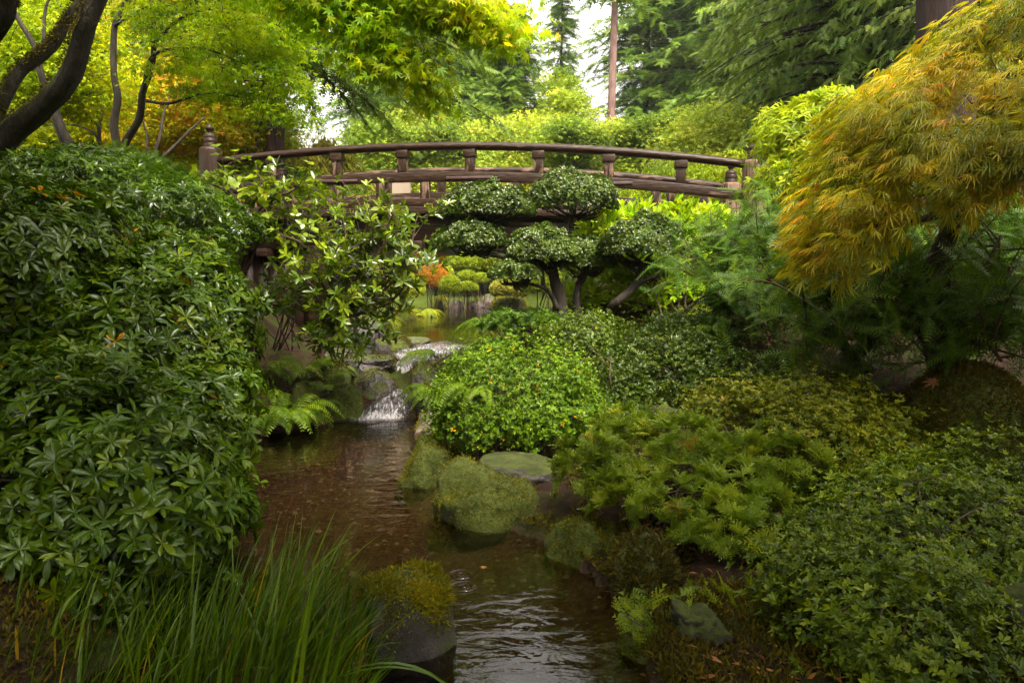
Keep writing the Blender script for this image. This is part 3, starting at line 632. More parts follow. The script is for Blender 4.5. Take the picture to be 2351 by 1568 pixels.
def fern(name, label, base, fronds, seed, mat='fern', L=.5, spread=(0, 6.28), arch=.9, lift=1.0, npin=22, wid=.2, tint=.5, group=None, direct=None):
    rng = np.random.default_rng(seed); t = thing(name, label, 'fern', base, group); a = Acc(); st = Acc()
    for k in range(fronds):
        az = spread[0] + (spread[1] - spread[0]) * ((k + rng.random()) / fronds); l = L * (.65 + .5 * rng.random())
        h = A(math.cos(az), math.sin(az), 0); lf = lift * (.7 + .5 * rng.random())
        s = np.linspace(0, 1, npin + 4)
        x = l * s * (1 - .12 * s); z = l * (lf * s - (lf * .55 + arch * .55) * s * s)
        P = base + h[None, :] * x[:, None] + A(0, 0, 1)[None, :] * z[:, None] + A(-h[1], h[0], 0)[None, :] * (.12 * l * rng.normal() * s * s)[:, None]
        st.tube(P, np.linspace(.004, .001, len(P)) * (l / .5), 4, cap=False)
        tg = unit(np.gradient(P, axis=0)); side = unit(np.cross(tg, A(0, 0, 1))); nm = np.cross(side, tg)
        prof = np.sin(np.clip((s - .08) / .92, 0, 1) ** .7 * math.pi * .96) * .9 + .1
        sel = slice(3, None)
        for sg in (-1, 1):
            d = side[sel] * sg + tg[sel] * .35 + A(0, 0, -.18); ln = wid * l * prof[sel] * (.9 + .2 * rng.random(len(s) - 3))
            a.leaves(T_LANCE, P[sel], d, nm[sel] + rng.normal(size=(len(s) - 3, 3)) * .12, ln, np.clip(tint + .15 * rng.normal() + .1 * rng.normal(size=len(s) - 3), 0, 1), np.minimum(2.7 * l / npin / np.maximum(ln, .01), 2.2))
    a.build('frond', M[mat], t); st.build('stalk', M['fern'], t); return t
# ------------------------------------------------------------------ the arched bridge
BX0, BY0, BCX, BCY = -3.341, 11.30, .924, -.130
BDIR = unit(A(BCX, BCY, 0)); BPER = A(-BDIR[1], BDIR[0], 0); BW = 2.35
def zrail(t): return 3.25 - .0148 * (t - 2.2) ** 2
def bp(t, z, off=0.0): return A(BX0 + BCX * t, BY0 + BCY * t, z) + BPER * off
br = thing('bridge', 'dark arched wooden footbridge with double railings and round topped end posts over the stream', 'bridge', (bp(3, .56, 1.2)))
def arched(name, t0, t1, dz, h, wd, off, mat, bev=.008, rnd=False):
    """a curved timber of height h and thickness wd following the arch"""
    a = Acc(); ts = np.linspace(t0, t1, 40); k = 8 if rnd else 4
    prof = [(math.cos(x) * wd / 2 * 1.06, math.sin(x) * h / 2) for x in np.arange(k) / k * 2 * math.pi + math.pi / k] if rnd else [(-wd / 2, -h / 2), (wd / 2, -h / 2), (wd / 2, h / 2), (-wd / 2, h / 2)]
    V = [bp(t, zrail(t) + dz + pz, off + py) for t in ts for py, pz in prof]
    n = len(ts); i = np.arange(n - 1)[:, None] * k; j = np.arange(k)[None, :]; j2 = (j + 1) % k
    F = np.stack([i + j, i + j2, i + k + j2, i + k + j], -1).reshape(-1)
    a.add(V, np.concatenate([F, np.arange(k)[::-1], np.arange(k) + (n - 1) * k]), np.concatenate([np.full((n - 1) * k, 4), [k, k]]))
    return a.build(name, mat, br, False, 0 if rnd else bev)
def post(name, t, z0, z1, wx, wy, off, mat, bev=.006):
    a = Acc(); c = bp(t, (z0 + z1) / 2, off); a.box(c, BDIR * wx / 2, BPER * wy / 2, A(0, 0, (z1 - z0) / 2)); return a.build(name, mat, br, False, bev)
def lathe(name, t, off, prof, mat, parent, seg=20):
    a = Acc(); th = np.arange(seg) / seg * 2 * math.pi; V = []
    for r, z in prof:
        for x in th: V.append(bp(t, z, off) + BDIR * r * math.cos(x) + BPER * r * math.sin(x))
    n = len(prof); i = np.arange(n - 1)[:, None] * seg; j = np.arange(seg)[None, :]; j2 = (j + 1) % seg
    F = np.stack([i + j, i + j2, i + seg + j2, i + seg + j], -1).reshape(-1)
    a.add(V, np.concatenate([F, np.arange(seg) + (n - 1) * seg]), np.concatenate([np.full((n - 1) * seg, 4), [seg]]))
    # children of a part keep the bridge's origin
    o = a.build(name, mat, br, True)
    if parent is not None:
        o.parent = parent
    return o
for off, far in ((0.0, False), (BW, True)):
    RM = M['rail_far'] if far else M['rail']
    arched('top_rail', -.86, 6.9, 0, .115, .15, off, RM, rnd=True)
    arched('middle_rail', -.95, 6.95, -.41, .125, .13, off, RM)
    arched('bottom_rail', -.95, 6.95, -.755, .105, .13, off, RM)
    for t in range(0, 7):
        ex = .62 if t == 3 else 0
        z = zrail(t)
        p = post('rail_post', t, z - .35, z - .145, .125, .125, off, M['post'])
        c = post('post_cap', t, z - .15, z - .052, .165, .165, off, M['beam']); c.parent = p
        if t % 2 == 1: 
            b = post('iron_strap', t, z - .445, z - .41, .62, .02, off - .075, M['iron'], .004)
    for k in range(-5, 6):
        t = 3 + .665 * k; z = zrail(t)
        if -.8 < t < 6.8: post('baluster', t, z - .703, z - .472, .125, .11, off, M['post'])
    for t, tall in ((-1, 1), (7, 1)):
        z = zrail(max(min(t, 6.9), -.9)); g = 1.35
        zb = z + (.17 if t < 0 and not far else .02)
        nm = M['newel_dark'] if (t < 0) else M['newel']
        prof = [(.155, z - g), (.157, zb - .02), (.15, zb + .012), (.125, zb + .03)]
        nw = lathe('newel_post', t, off, prof, nm, None)
        f0 = zb + .028
        fin = [(.096, f0), (.096, f0 + .05), (.090, f0 + .058), (.096, f0 + .068), (.094, f0 + .12), (.088, f0 + .126), (.093, f0 + .136), (.088, f0 + .175), (.060, f0 + .198), (.034, f0 + .207), (.034, f0 + .222), (.054, f0 + .240), (.062, f0 + .265), (.056, f0 + .290), (.034, f0 + .315), (.010, f0 + .345)]
        lathe('finial', t, off, fin, M['beam'], nw)
# deck, fascia, girders and cross beams
arched('fascia', -1, 7, -.862, .098, .17, -.01, M['rail']); arched('fascia', -1, 7, -.862, .098, .17, BW + .01, M['rail'])
arched('deck', -1.3, 7.3, -.86, .07, BW - .25, BW / 2, M['rail_far'])
for o_ in (.24, BW / 2, BW - .24): arched('girder', -1, 7, -1.095, .36, .24, o_, M['beam'])
for t in (-.2, 1.0, 2.2, 3.4, 4.6, 5.8):
    post('cross_beam', t, zrail(t) - 1.39, zrail(t) - 1.28, .16, BW + .1, BW / 2, M['beam'])
def plankwall(t0, t1, zt, zb, off, n):
    a = Acc()
    for k in range(n):
        t = t0 + (t1 - t0) * (k + .5) / n; w = (t1 - t0) / n * .924 * .96
        a.box(bp(t, (zt + zb) / 2, off + .02 * ((k * 7) % 3 - 1)), BDIR * w / 2, BPER * .06, A(0, 0, (zt - zb) / 2))
    return a.build('abutment', M['plank'], br)
plankwall(-1.3, .9, 1.86, .2, .35, 11); plankwall(5.1, 7.3, 1.72, .2, .35, 11)
for t in (.62, 5.3): post('abutment_post', t, .1, zrail(t) - 1.285, .26, .26, .2, M['newel_dark'])

# ------------------------------------------------------------------ stones
def HIT(u, v):
    """where the line of sight through (u, v) meets the ground"""
    ys = np.arange(2.2, 40, .02); P = np.array([U(u, v, y) for y in ys]); k = np.argmax(P[:, 2] < G(P[:, 0], P[:, 1])); return P[k]
def RK(name, label, u0, v0, u1, v1, Y, dep, mat, seed, cat='rock', **k):
    """a stone that fills the picture box (u0, v0, u1, v1) at depth Y"""
    if Y is None:
        h = HIT((u0 + u1) / 2, v1 - 6); Y = h[1] + dep * .4
    c = U((u0 + u1) / 2, (v0 + v1) / 2, Y); hz = W((v1 - v0) / 2, Y) * 1.05; sink = (.85 if mat is M['rock_moss'] else .32) * hz; c[2] -= sink
    return rock(name, label, cat, c, (W((u1 - u0) / 2, Y) * 1.02, dep, hz + sink), mat, seed, **k)
R_ = M
RK('stone', 'squared stone block with a thick yellow green moss cap beside the grass tuft', 842, 1300, 1040, 1510, 3.02, .17, R_['rock'], 3, boxy=.8, amp=.07, tilt=-.12, rz=.3, moss=14000, mossL=.018, thr=.12, mtint=.6)
RK('boulder', 'low boulder wholly furred with moss at the water edge under the fern frond', 985, 1085, 1245, 1235, 4.75, .34, R_['rock_moss'], 5, boxy=.4, amp=0.22, moss=13500, mossL=.014, thr=.12, mtint=.2)
RK('boulder', 'dark green moss boulder where the narrow stream bends below the round azalea', 920, 1010, 1050, 1125, 5.6, .24, R_['rock_moss'], 6, boxy=.35, amp=0.2, moss=9000, mossL=.014, thr=.12, mtint=.2)
RK('boulder', 'small mossy boulder under the cypress shrub with a bare stalk standing before it', 1258, 1190, 1425, 1300, 4.05, .24, R_['rock_moss'], 7, boxy=.35, amp=0.2, moss=9000, mossL=.014, thr=.12, mtint=0.18)
RK('stone', 'flat grey stone strewn with reddish litter behind the moss boulders', 1090, 1045, 1290, 1115, None, .30, R_['rock_grey'], 8, boxy=.5, amp=.10)
RK('boulder', 'wet dark boulder streaked with hanging moss at the right water edge', 1402, 1240, 1560, 1420, 3.55, .26, R_['rock'], 9, boxy=.3, amp=.16, moss=3500, mossL=.03, thr=.1, mtint=.2, mmat='mossdull')
RK('boulder', 'rounded moss boulder at the near right water edge below the cypress spray', 1425, 1435, 1600, 1600, 3.0, .2, R_['rock_moss'], 10, boxy=.35, amp=0.2, moss=9000, mossL=.014, thr=.12, mtint=0.1)
RK('stone', 'grey stone face showing behind the low cypress spray', 1540, 1385, 1650, 1460, None, .13, R_['rock'], 57, boxy=.6, amp=.34)
RK('stone', 'smooth bare grey stone beside the big dark azalea at the right edge', 2285, 1335, 2440, 1560, None, .25, R_['rock_grey'], 13, boxy=.3, amp=.08)
RK('boulder', 'great round boulder under a dull brown moss coat with a red maple leaf on top', 2062, 848, 2380, 1085, 4.9, .45, R_['rock_moss'], 14, boxy=.05, amp=.04, moss=22000, mossL=.028, thr=-.45, mtint=.45, mmat='mossdull', chips=0)
RK('boulder', 'big bare brown grey boulder standing at the left of the pond outlet', 776, 726, 884, 822, 10.1, .30, R_['rock_grey'], 15, boxy=.35, amp=.13, tilt=.2)
RK('stone', 'upright brownish stone leaning on the big bare boulder by the outlet', 858, 778, 898, 822, 9.8, .12, R_['rock'], 16, boxy=.3, amp=.12, small=True, moss=500, mossL=.02, mmat='mossdull')
RK('stone', 'rounded moss stone at the pond outlet beneath the arching fern tip', 890, 772, 950, 812, 10.5, .2, R_['rock_moss'], 17, boxy=.3, amp=.12, small=True, moss=1200, mossL=.025, mtint=.3, mmat='mossdull')
RK('stone', 'dark squared stone lying across the pond outlet', 922, 774, 992, 795, 10.75, .16, R_['rock_wet'], 18, boxy=.7, amp=.08, small=True)
RK('stone', 'dark wet stone standing in the rushing white outlet water', 920, 804, 990, 845, 9.95, .2, R_['rock_wet'], 19, boxy=.45, amp=.14, small=True)
RK('stone', 'long flat wet slab with a moss fringe beside the cascade', 783, 815, 915, 868, 9.35, .32, R_['rock_wet'], 20, boxy=.55, amp=.13, moss=1800, mossL=.03, thr=.3, mtint=.2, mmat='mossdull')
RK('boulder', 'round moss boulder left of the wet slab by the cascade', 728, 832, 805, 890, 9.0, .24, R_['rock_moss'], 21, boxy=.15, amp=.1, moss=3000, mossL=.025, thr=-.2, mtint=.5, mmat='mossdull')
RK('boulder', 'dark moss boulder below the wet slab with a shiny wet nose', 798, 850, 915, 950, 8.75, .3, R_['rock_wet'], 22, boxy=.25, amp=.13, moss=3000, mossL=.022, thr=.1, mtint=.3, mmat='mossdull')
RK('boulder', 'reddish brown moss boulder at the left foot of the cascade', 735, 885, 840, 965, 8.3, .26, R_['rock_moss'], 23, boxy=.2, amp=.12, moss=2500, mossL=.022, thr=0, mtint=.15, mmat='mossdull')
RK('boulder', 'brown moss boulder between the left ferns and the reddish one by the fall', 668, 880, 742, 958, 7.95, .22, R_['rock_moss'], 61, boxy=.3, amp=.18, moss=2000, mossL=.02, thr=0, mtint=.2, mmat='mossdull')
RK('stone', 'dark angular stone wedged above the round moss boulder beside the cascade', 745, 800, 800, 842, 9.5, .22, R_['rock_wet'], 62, boxy=.5, amp=.2)
RK('boulder', 'smooth wet rock under the final fall of the cascade', 826, 918, 950, 1000, 8.62, .22, R_['rock_wet'], 24, boxy=.2, amp=.05)
RK('boulder', 'upright moss boulder right of the cascade under the long ferns', 942, 838, 1010, 930, 8.9, .2, R_['rock'], 25, boxy=.35, amp=.13, moss=1500, mossL=.022, thr=.1, mmat='mossdull')
RK('stone', 'dark wet stone right of the final fall in the fern shade', 958, 905, 1015, 965, 8.3, .2, R_['rock_wet'], 26, boxy=.3, amp=.14, small=True)
RK('stone', 'lumpy tan stone at the stream bank left of the round azalea', 950, 950, 1022, 1022, 6.9, .2, R_['rock_tan'], 27, boxy=.3, amp=.22)
RK('stone', 'brown stone lying on the left bank above the ferns', 690, 868, 770, 905, None, .2, R_['rock'], 28, boxy=.4, amp=.14, small=True)
RK('stone', 'dark brown stone half hidden under the yellowish azalea', 1490, 925, 1570, 1010, None, .2, R_['rock'], 29, boxy=.35, amp=.13)
RK('stone', 'brown stone in the gap between dark azaleas and the yew stems', 1150, 765, 1260, 800, None, .25, R_['rock'], 30, boxy=.4, amp=.14)
RK('stone', 'grey stone among fallen leaves under the yew stems', 1920, 790, 2010, 850, None, .25, R_['rock'], 31, boxy=.3, amp=.14)
# far shore of the pond
RK('rock', 'slanting pink grey rock on the far pond shore', 1030, 688, 1066, 712, 27.5, .5, R_['rock_pink'], 40, boxy=.5, amp=.2, tilt=.4, small=True)
RK('rock', 'pointed pink grey rock on the far pond shore right of the slanting one', 1072, 690, 1112, 712, 27.3, .5, R_['rock_pink'], 41, boxy=.4, amp=.2, small=True)
RK('rock', 'tall pale rock standing behind the far shore rocks', 1106, 676, 1134, 702, 28.6, .4, R_['rock_pink'], 42, boxy=.6, amp=.12, small=True)
RK('rock', 'brown rounded rock with moss behind the tall pale rock', 1096, 612, 1130, 660, 30.5, .5, R_['rock'], 43, boxy=.2, amp=.1, small=True)
RK('rock', 'dark grey rock at the far shore beside yellow moss mounds', 1158, 676, 1178, 700, 26.0, .3, R_['rock_pink'], 44, boxy=.5, amp=.15, small=True)
RK('moss_mound', 'bright yellow moss mound on the left pond shore', 880, 708, 956, 748, 18.6, .5, R_['rock_moss'], 45, cat='moss mound', boxy=.1, amp=.12, small=True, moss=2500, mossL=.05, thr=-.3, mtint=.7)
RK('moss_mound', 'small yellow moss mound by the far shore rocks', 998, 682, 1028, 706, 27, .4, R_['rock_moss'], 46, cat='moss mound', boxy=.1, amp=.12, small=True, moss=900, mossL=.06, thr=-.3, mtint=.8)
RK('moss_mound', 'yellow moss mound right of the pond under the topiary pad', 1128, 680, 1215, 706, 25, .6, R_['rock_moss'], 47, cat='moss mound', boxy=.1, amp=.12, small=True, moss=1800, mossL=.06, thr=-.3, mtint=.8)
# ------------------------------------------------------------------ left bank shrubs
bush('rhododendron', 'big glossy evergreen with whorled long leaves filling the lower left corner', 'rhododendron',
     [B(190, 1200, 3.5, 360, 330, .6), B(420, 1040, 4.3, 170, 180, .5), B(460, 1180, 3.9, 130, 120, .4), B(90, 1000, 3.9, 260, 220, .6)],
     M['rhodo'], T_RHODO, 3400, 8, .082, 101, (.0, .5), .42, .20, .5, -.55, .24, 1.0, .35, .012, 30, .012, lf=3)
bush('rhododendron', 'glossy whorled evergreen between the small leaved shrub above and the corner rhododendron below', 'rhododendron',
     [B(220, 820, 5.0, 330, 210, .7), B(470, 740, 5.5, 130, 160, .5), B(60, 640, 5.0, 240, 230, .7), B(480, 900, 4.9, 120, 140, .4), B(400, 640, 5.8, 160, 110, .6)],
     M['rhodo'], T_RHODO, 4400, 8, .082, 102, (.05, .6), .45, .22, .5, -.5, .24, 1.0, .4, .02, 34, .012, lf=3)
bush('pieris_shrub', 'wide small leaved evergreen on the bank left of the bridge end', 'shrub',
     [B(110, 450, 6.0, 190, 110, .7), B(330, 480, 6.6, 210, 100, .7), B(500, 525, 7.2, 120, 65, .6), B(430, 580, 6.6, 120, 70, .5), B(215, 410, 7.0, 160, 60, .7)],
     M['pieris'], T_LANCE, 3600, 6, .062, 103, (.1, .8), .45, .25, .4, -.45, .2, 1.5, .5, .006, 30, .010, lf=3)
bush('low_juniper', 'low dark feathery shrub under the green maple stems', 'shrub',
     [B(300, 400, 8.6, 120, 40, .6), B(420, 435, 8.4, 70, 30, .5)], M['yew_dark'], T_YEW, 500, 4, .16, 104, (.2, .9), .6, .2, .4, -.3, .2, 1, .5, 0, 10, .010)
def open_shrub(name, label, base, limbs, mat, T, L, m, seed, tipn=10, el=(.2, .9), tint=.5, tv=.25, r0=.02, bark='twig', flower=0, up=.6, spread=.22, cat='shrub', leafstep=3):
    """a loose see-through shrub: limbs with side twigs, whorls of leaves at the twig tips"""
    rng = np.random.default_rng(seed); t = thing(name, label, cat, base); s = Acc(); a = Acc(); tips = []; dirs = []
    for pts in limbs:
        q = limb(s, [base] + list(pts), r0, r0 * .3, 7, .1, 6); n = len(q)
        for k in range(tipn):
            f = .35 + .65 * (k + rng.random()) / tipn; p = q[int(f * (n - 1))]
            e = p + rng.normal(size=3) * A(spread, spread, spread * .8) + A(0, 0, spread * .35)
            q2 = spline([p, (p + e) / 2 + rng.normal(size=3) * .03, e], 4); s.tube(q2, np.linspace(r0 * .28, .0025, len(q2)), 4, cap=False)
            for w in q2[::leafstep][1:]: tips.append(w + rng.normal(size=3) * .02); dirs.append(unit(e - p))
            tips.append(e); dirs.append(unit(e - p))
    P = np.array(tips); D = np.array(dirs)
    whorls(a, rng, T, P, D, m, L, el, tint, tv, 1.0, up)
    a.build('foliage', mat, t); s.build('stem', M[bark], t, True)
    if flower:
        f = Acc(); k = rng.choice(len(P), flower, replace=False)
        for p in P[k]:
            d = unit(rng.normal(size=(40, 3)) + A(0, 0, .8)); pp = p + A(0, 0, .03) + d * A(.035, .035, .022)
            f.leaves(T_OVAL, pp, d, unit(rng.normal(size=(40, 3))), .014, rng.random(40))
        f.build('flower_bud', M['flower'], t)
    return t
vb = HIT(728, 800) + A(0, .1, -.03)
VC = U(757, 735, 7.95)
open_shrub('viburnum', 'loose leafy shrub with bud clusters standing before the bridge girder', vb,
    [[VC, U(770, 700, 7.9), U(735, 560, 7.7), U(720, 490, 7.6)], [VC, U(800, 690, 7.8), U(830, 560, 7.6), U(850, 490, 7.6)], [VC, U(850, 680, 7.7), U(930, 600, 7.5), U(960, 490, 7.5)],
     [VC, U(840, 690, 7.7), U(900, 650, 7.5), U(960, 570, 7.5)], [VC, U(760, 690, 7.8), U(690, 570, 7.7), U(660, 490, 7.7)], [VC, U(800, 640, 7.8), U(790, 520, 7.7), U(775, 465, 7.7)],
     [VC, U(800, 700, 7.6), U(880, 540, 7.5), U(905, 485, 7.4)], [VC, U(830, 720, 7.6), U(900, 690, 7.5), U(940, 640, 7.4)], [VC, U(750, 720, 7.5), U(710, 650, 7.5), U(690, 620, 7.4)], [VC, U(800, 660, 7.6), U(850, 610, 7.5), U(900, 530, 7.5)]],
    M['vib'], T_VIB, .10, 6, 110, 22, (.15, .9), .5, .28, .022, flower=70, spread=.27)
kb = A(-3.0, 7.9, float(G(-3.0, 7.9)))
open_shrub('katsura', 'shrub of round heart shaped leaves reaching over the left bridge rail', kb,
    [[U(560, 500, 7.7), U(520, 420, 7.6), U(490, 385, 7.5)], [U(570, 500, 7.7), U(590, 430, 7.5), U(640, 400, 7.4)], [U(580, 510, 7.6), U(640, 480, 7.4), U(720, 500, 7.3)],
     [U(580, 540, 7.6), U(660, 545, 7.3), U(740, 580, 7.2)], [U(560, 500, 7.8), U(480, 420, 7.7), U(455, 400, 7.6)], [U(600, 500, 7.6), U(670, 440, 7.4), U(700, 430, 7.4)], [U(620, 480, 7.6), U(590, 460, 7.4), U(600, 420, 7.3)]],
    M['heart'], T_HEART, .07, 4, 111, 11, (.0, .6), .5, .25, .014, up=.8, spread=.16)
bush('rhododendron', 'small bright leaved rhododendron in front of the big bare boulder', 'rhododendron', [B(790, 800, 7.9, 75, 35, .3), B(735, 770, 7.8, 50, 35, .3)],
     M['vib'], T_VIB, 90, 7, .115, 112, (.1, .7), .45, .2, .4, -.3, .1, 1, .6, 0, 10, .01, inner=False, base=gp_(-1.95, 9.45))
bush('rhododendron', 'dark leaved rhododendron hanging before the timber abutment', 'rhododendron', [B(640, 700, 8.2, 60, 60, .3), B(740, 640, 8.3, 50, 50, .3)],
     M['rhodo'], T_RHODO, 90, 7, .115, 113, (.1, .7), .4, .2, .4, -.3, .1, 1, .6, 0, 10, .01, inner=False, base=gp_(-2.75, 9.4))
for i, (x, y, nf, L, lab) in enumerate([(-2.12, 7.45, 24, .62, 'broad bright fern leaning over the stream at the left bank'), (-2.05, 7.95, 15, .5, 'upright lighter fern nearest the foot of the cascade on the left bank'),
        (-2.35, 8.95, 14, .6, 'bright fern on the bare soil above the moss boulders by the cascade'), (-2.65, 8.45, 14, .6, 'fern at the foot of the dark planks under the bridge'), (-2.0, 9.25, 11, .45, 'short fern beside the dark angular stone at the cascade'),
        (-2.35, 8.1, 13, .6, 'drooping fern below the timber abutment'), (-2.1, 8.7, 10, .5, 'small fern under the loose leafy shrub'), (-2.25, 7.2, 12, .55, 'dark fern tucked against the left rhododendron')]):
    fern('fern', lab, A(x, y, max(.02, float(G(x, y)))), nf, 700 + i, 'fern', L * .85, (-2.9, 1.2), .95, 1.6, 20, .20, .62 if i < 5 else .4, 'ferns on the left bank')

# ------------------------------------------------------------------ sedge in the lower left corner
rng = np.random.default_rng(7)
t = thing('sedge_clump', 'tall clump of arching grass blades at the lower left water edge', 'grass', U(520, 1640, 2.5) * A(1, 1, 0)); a = Acc()
nb = 760
for k in range(nb):
    q = rng.random()
    u = 120 + 830 * q ** .55 + rng.normal() * 30
    Yb = 2.35 + .55 * rng.random()
    bx = (u - CX) / FPX * Yb; base = A(bx - .22, Yb, max(0, float(G(bx - .22, Yb))) - .03)
    top = np.interp(u, [100, 350, 600, 760, 900, 1000], [.34, .40, .60, .66, .48, .22])
    L = top * (.65 + .5 * rng.random()) * (1.0 if u > 400 or rng.random() < .5 else .7)
    az = rng.normal() * .7 + .25; lean = .12 + .5 * rng.random() ** 2; curl = .1 + .6 * rng.random() ** 2.2
    n = 8; s = np.linspace(0, 1, n); th = lean + curl * 1.7 * s ** 1.6
    dx = np.cumsum(np.sin(th)) / n * L; dz = np.cumsum(np.cos(th)) / n * L
    h = A(math.cos(az), math.sin(az), 0); P = base + h[None] * dx[:, None] + A(0, 0, 1)[None] * dz[:, None]
    side = unit(A(-h[1], h[0], .15) + rng.normal(size=3) * .35); w = (.0022 + .005 * rng.random() ** 1.5) * np.sin(np.clip(.25 + s * .9, 0, 1) * math.pi / 1.0) ** .6
    w[-1] = .0003
    fold = np.cross(side, unit(np.gradient(P, axis=0))) * .25
    V = np.stack([P - side * w[:, None], P + fold * w[:, None], P + side * w[:, None]], 1).reshape(-1, 3); F = []
    for i in range(n - 1): F += [(3 * i, 3 * i + 1, 3 * i + 4, 3 * i + 3), (3 * i + 1, 3 * i + 2, 3 * i + 5, 3 * i + 4)]
    a.faces(V, F, float(np.clip(.45 + .25 * rng.normal(), 0, .9) if rng.random() > .045 else 1.0))
# a few broad flag leaves close to the lens and one long blade bending down over the water
for (u0, u1, v1, Yb, L, wd, az, lean, curl, ti) in [(655, 0, 0, 2.25, .62, .013, .4, .06, .1, .8), (700, 0, 0, 2.3, .5, .010, .3, .12, .1, .7), (110, 0, 0, 2.2, .30, .014, 1.4, .02, .1, .5), (600, 0, 0, 2.35, .78, .0085, .0, .55, 1.15, .55), (540, 0, 0, 2.35, .75, .008, .1, .75, .8, .45), (395, 0, 0, 2.4, .40, .006, .2, .3, .9, .6)]:
    bx = (u0 - CX) / FPX * Yb; base = A(bx, Yb, max(0, float(G(bx, Yb))) - .03); n = 14; s = np.linspace(0, 1, n); th = lean + curl * 1.9 * s ** 1.6
    dx = np.cumsum(np.sin(th)) / n * L; dz = np.cumsum(np.cos(th)) / n * L; h = A(math.cos(az), math.sin(az), 0); P = base + h[None] * dx[:, None] + A(0, 0, 1)[None] * dz[:, None]
    side = unit(A(-h[1], h[0], .1) + A(.8, 0, 0)); w = wd * np.sin(np.clip(.3 + s * .7, 0, 1) * math.pi) ** .5; w[-1] = .0003
    fold = np.cross(side, unit(np.gradient(P, axis=0))) * .2
    V = np.stack([P - side * w[:, None], P + fold * w[:, None], P + side * w[:, None]], 1).reshape(-1, 3); F = []
    for i in range(n - 1): F += [(3 * i, 3 * i + 1, 3 * i + 4, 3 * i + 3), (3 * i + 1, 3 * i + 2, 3 * i + 5, 3 * i + 4)]
    a.faces(V, F, ti)
a.build('blade', M['sedge'], t, True)

# ------------------------------------------------------------------ cloud-pruned hollies before the bridge
def cloud_tree(name, label, base, trunk_limbs, pads, seed, n=5200, r0=.07):
    rng = np.random.default_rng(seed); t = thing(name, label, 'topiary tree', base, 'cloud pruned hollies'); s = Acc(); sk = []
    for pts, ra, rb in trunk_limbs: sk.append(limb(s, pts, ra, rb, 9, .22, 7))
    sk = np.concatenate(sk)
    for (u, v, Y, rx, rz) in pads:
        c, r = B(u, v - rz * .06, Y, rx, rz * 1.15, W(rx, Y) * .75)
        P, Nn = shell(rng, [(c, r)], n, .16, -.25, .22, 4); fl = P[:, 2] < c[2] - r[2] * .45; P[fl, 2] = c[2] - r[2] * .45 + .3 * (P[fl, 2] - (c[2] - r[2] * .45))
        a = Acc(); whorls(a, rng, T_OVAL, P, Nn, 5, .026, (.1, .8), .42, .24, 1.0, .2)
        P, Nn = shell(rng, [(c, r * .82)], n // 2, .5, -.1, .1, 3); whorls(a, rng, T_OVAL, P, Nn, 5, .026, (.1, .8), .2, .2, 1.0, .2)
        a.build('crown', M['holly'], t)
        tips = c + unit(rng.normal(size=(26, 3)) * A(1, 1, .3)) * r * A(.75, .75, .4) + A(0, 0, -r[2] * .12)
        hub = sk[np.argmin(np.linalg.norm(sk - (c - A(0, 0, r[2])), axis=1))]
        ctr = c - A(0, 0, r[2] * .55); q = spline([hub, (hub + ctr) / 2 + A(0, 0, -.04), ctr], 6); s.tube(q, np.linspace(.028, .018, len(q)), 7, cap=False, wob=.15)
        for p in tips:
            m = (ctr + p) / 2 + A(0, 0, -.04) + rng.normal(size=3) * .03; q = spline([ctr, m, p], 5); s.tube(q, np.linspace(.012, .003, len(q)), 5, cap=False)
    s.build('trunk', M['bark'], t, True); return t
cb = U(1285, 735, 8.4)
cloud_tree('cloud_pruned_holly', 'cloud pruned holly with six dark leaf pads on a short mossy trunk', A(cb[0], cb[1], float(G(cb[0], cb[1]))),
    [([A(cb[0], cb[1], float(G(cb[0], cb[1])) - .05), U(1284, 690, 8.4), U(1272, 640, 8.4), U(1268, 600, 8.4)], .075, .045),
     ([U(1272, 640, 8.4), U(1235, 600, 8.35), U(1160, 590, 8.3), U(1085, 580, 8.3)], .035, .02),
     ([U(1268, 600, 8.4), U(1290, 560, 8.5), U(1300, 520, 8.6), U(1305, 490, 8.6)], .045, .035),
     ([U(1300, 520, 8.6), U(1230, 518, 8.5), U(1150, 515, 8.4)], .030, .02),
     ([U(1280, 710, 8.35), U(1260, 670, 8.3), U(1230, 655, 8.2), U(1190, 650, 8.2)], .026, .016),
     ([A(cb[0] + .22, cb[1] + .1, float(G(cb[0] + .2, cb[1]))), U(1325, 670, 8.5), U(1345, 620, 8.5), U(1350, 600, 8.5)], .04, .025)],
    [(1123, 482, 8.4, 100, 47), (1320, 465, 8.6, 106, 54), (1085, 556, 8.3, 84, 42), (1245, 585, 8.3, 88, 52), (1345, 602, 8.5, 70, 48), (1180, 632, 8.2, 62, 30)], 130)
hb = HIT(1395, 722)
cloud_tree('cloud_pruned_holly', 'smaller cloud pruned holly with one round pad on a leaning bare stem', hb,
    [([hb - A(0, 0, .05), U(1410, 700, 8.2), U(1450, 665, 8.2), U(1470, 630, 8.2), U(1475, 600, 8.2)], .055, .035), ([U(1452, 662, 8.2), U(1500, 635, 8.1), U(1545, 610, 8.1)], .025, .012), ([U(1470, 630, 8.2), U(1440, 610, 8.2), U(1410, 595, 8.2)], .022, .012)],
    [(1478, 570, 8.2, 100, 58)], 131, 6800)

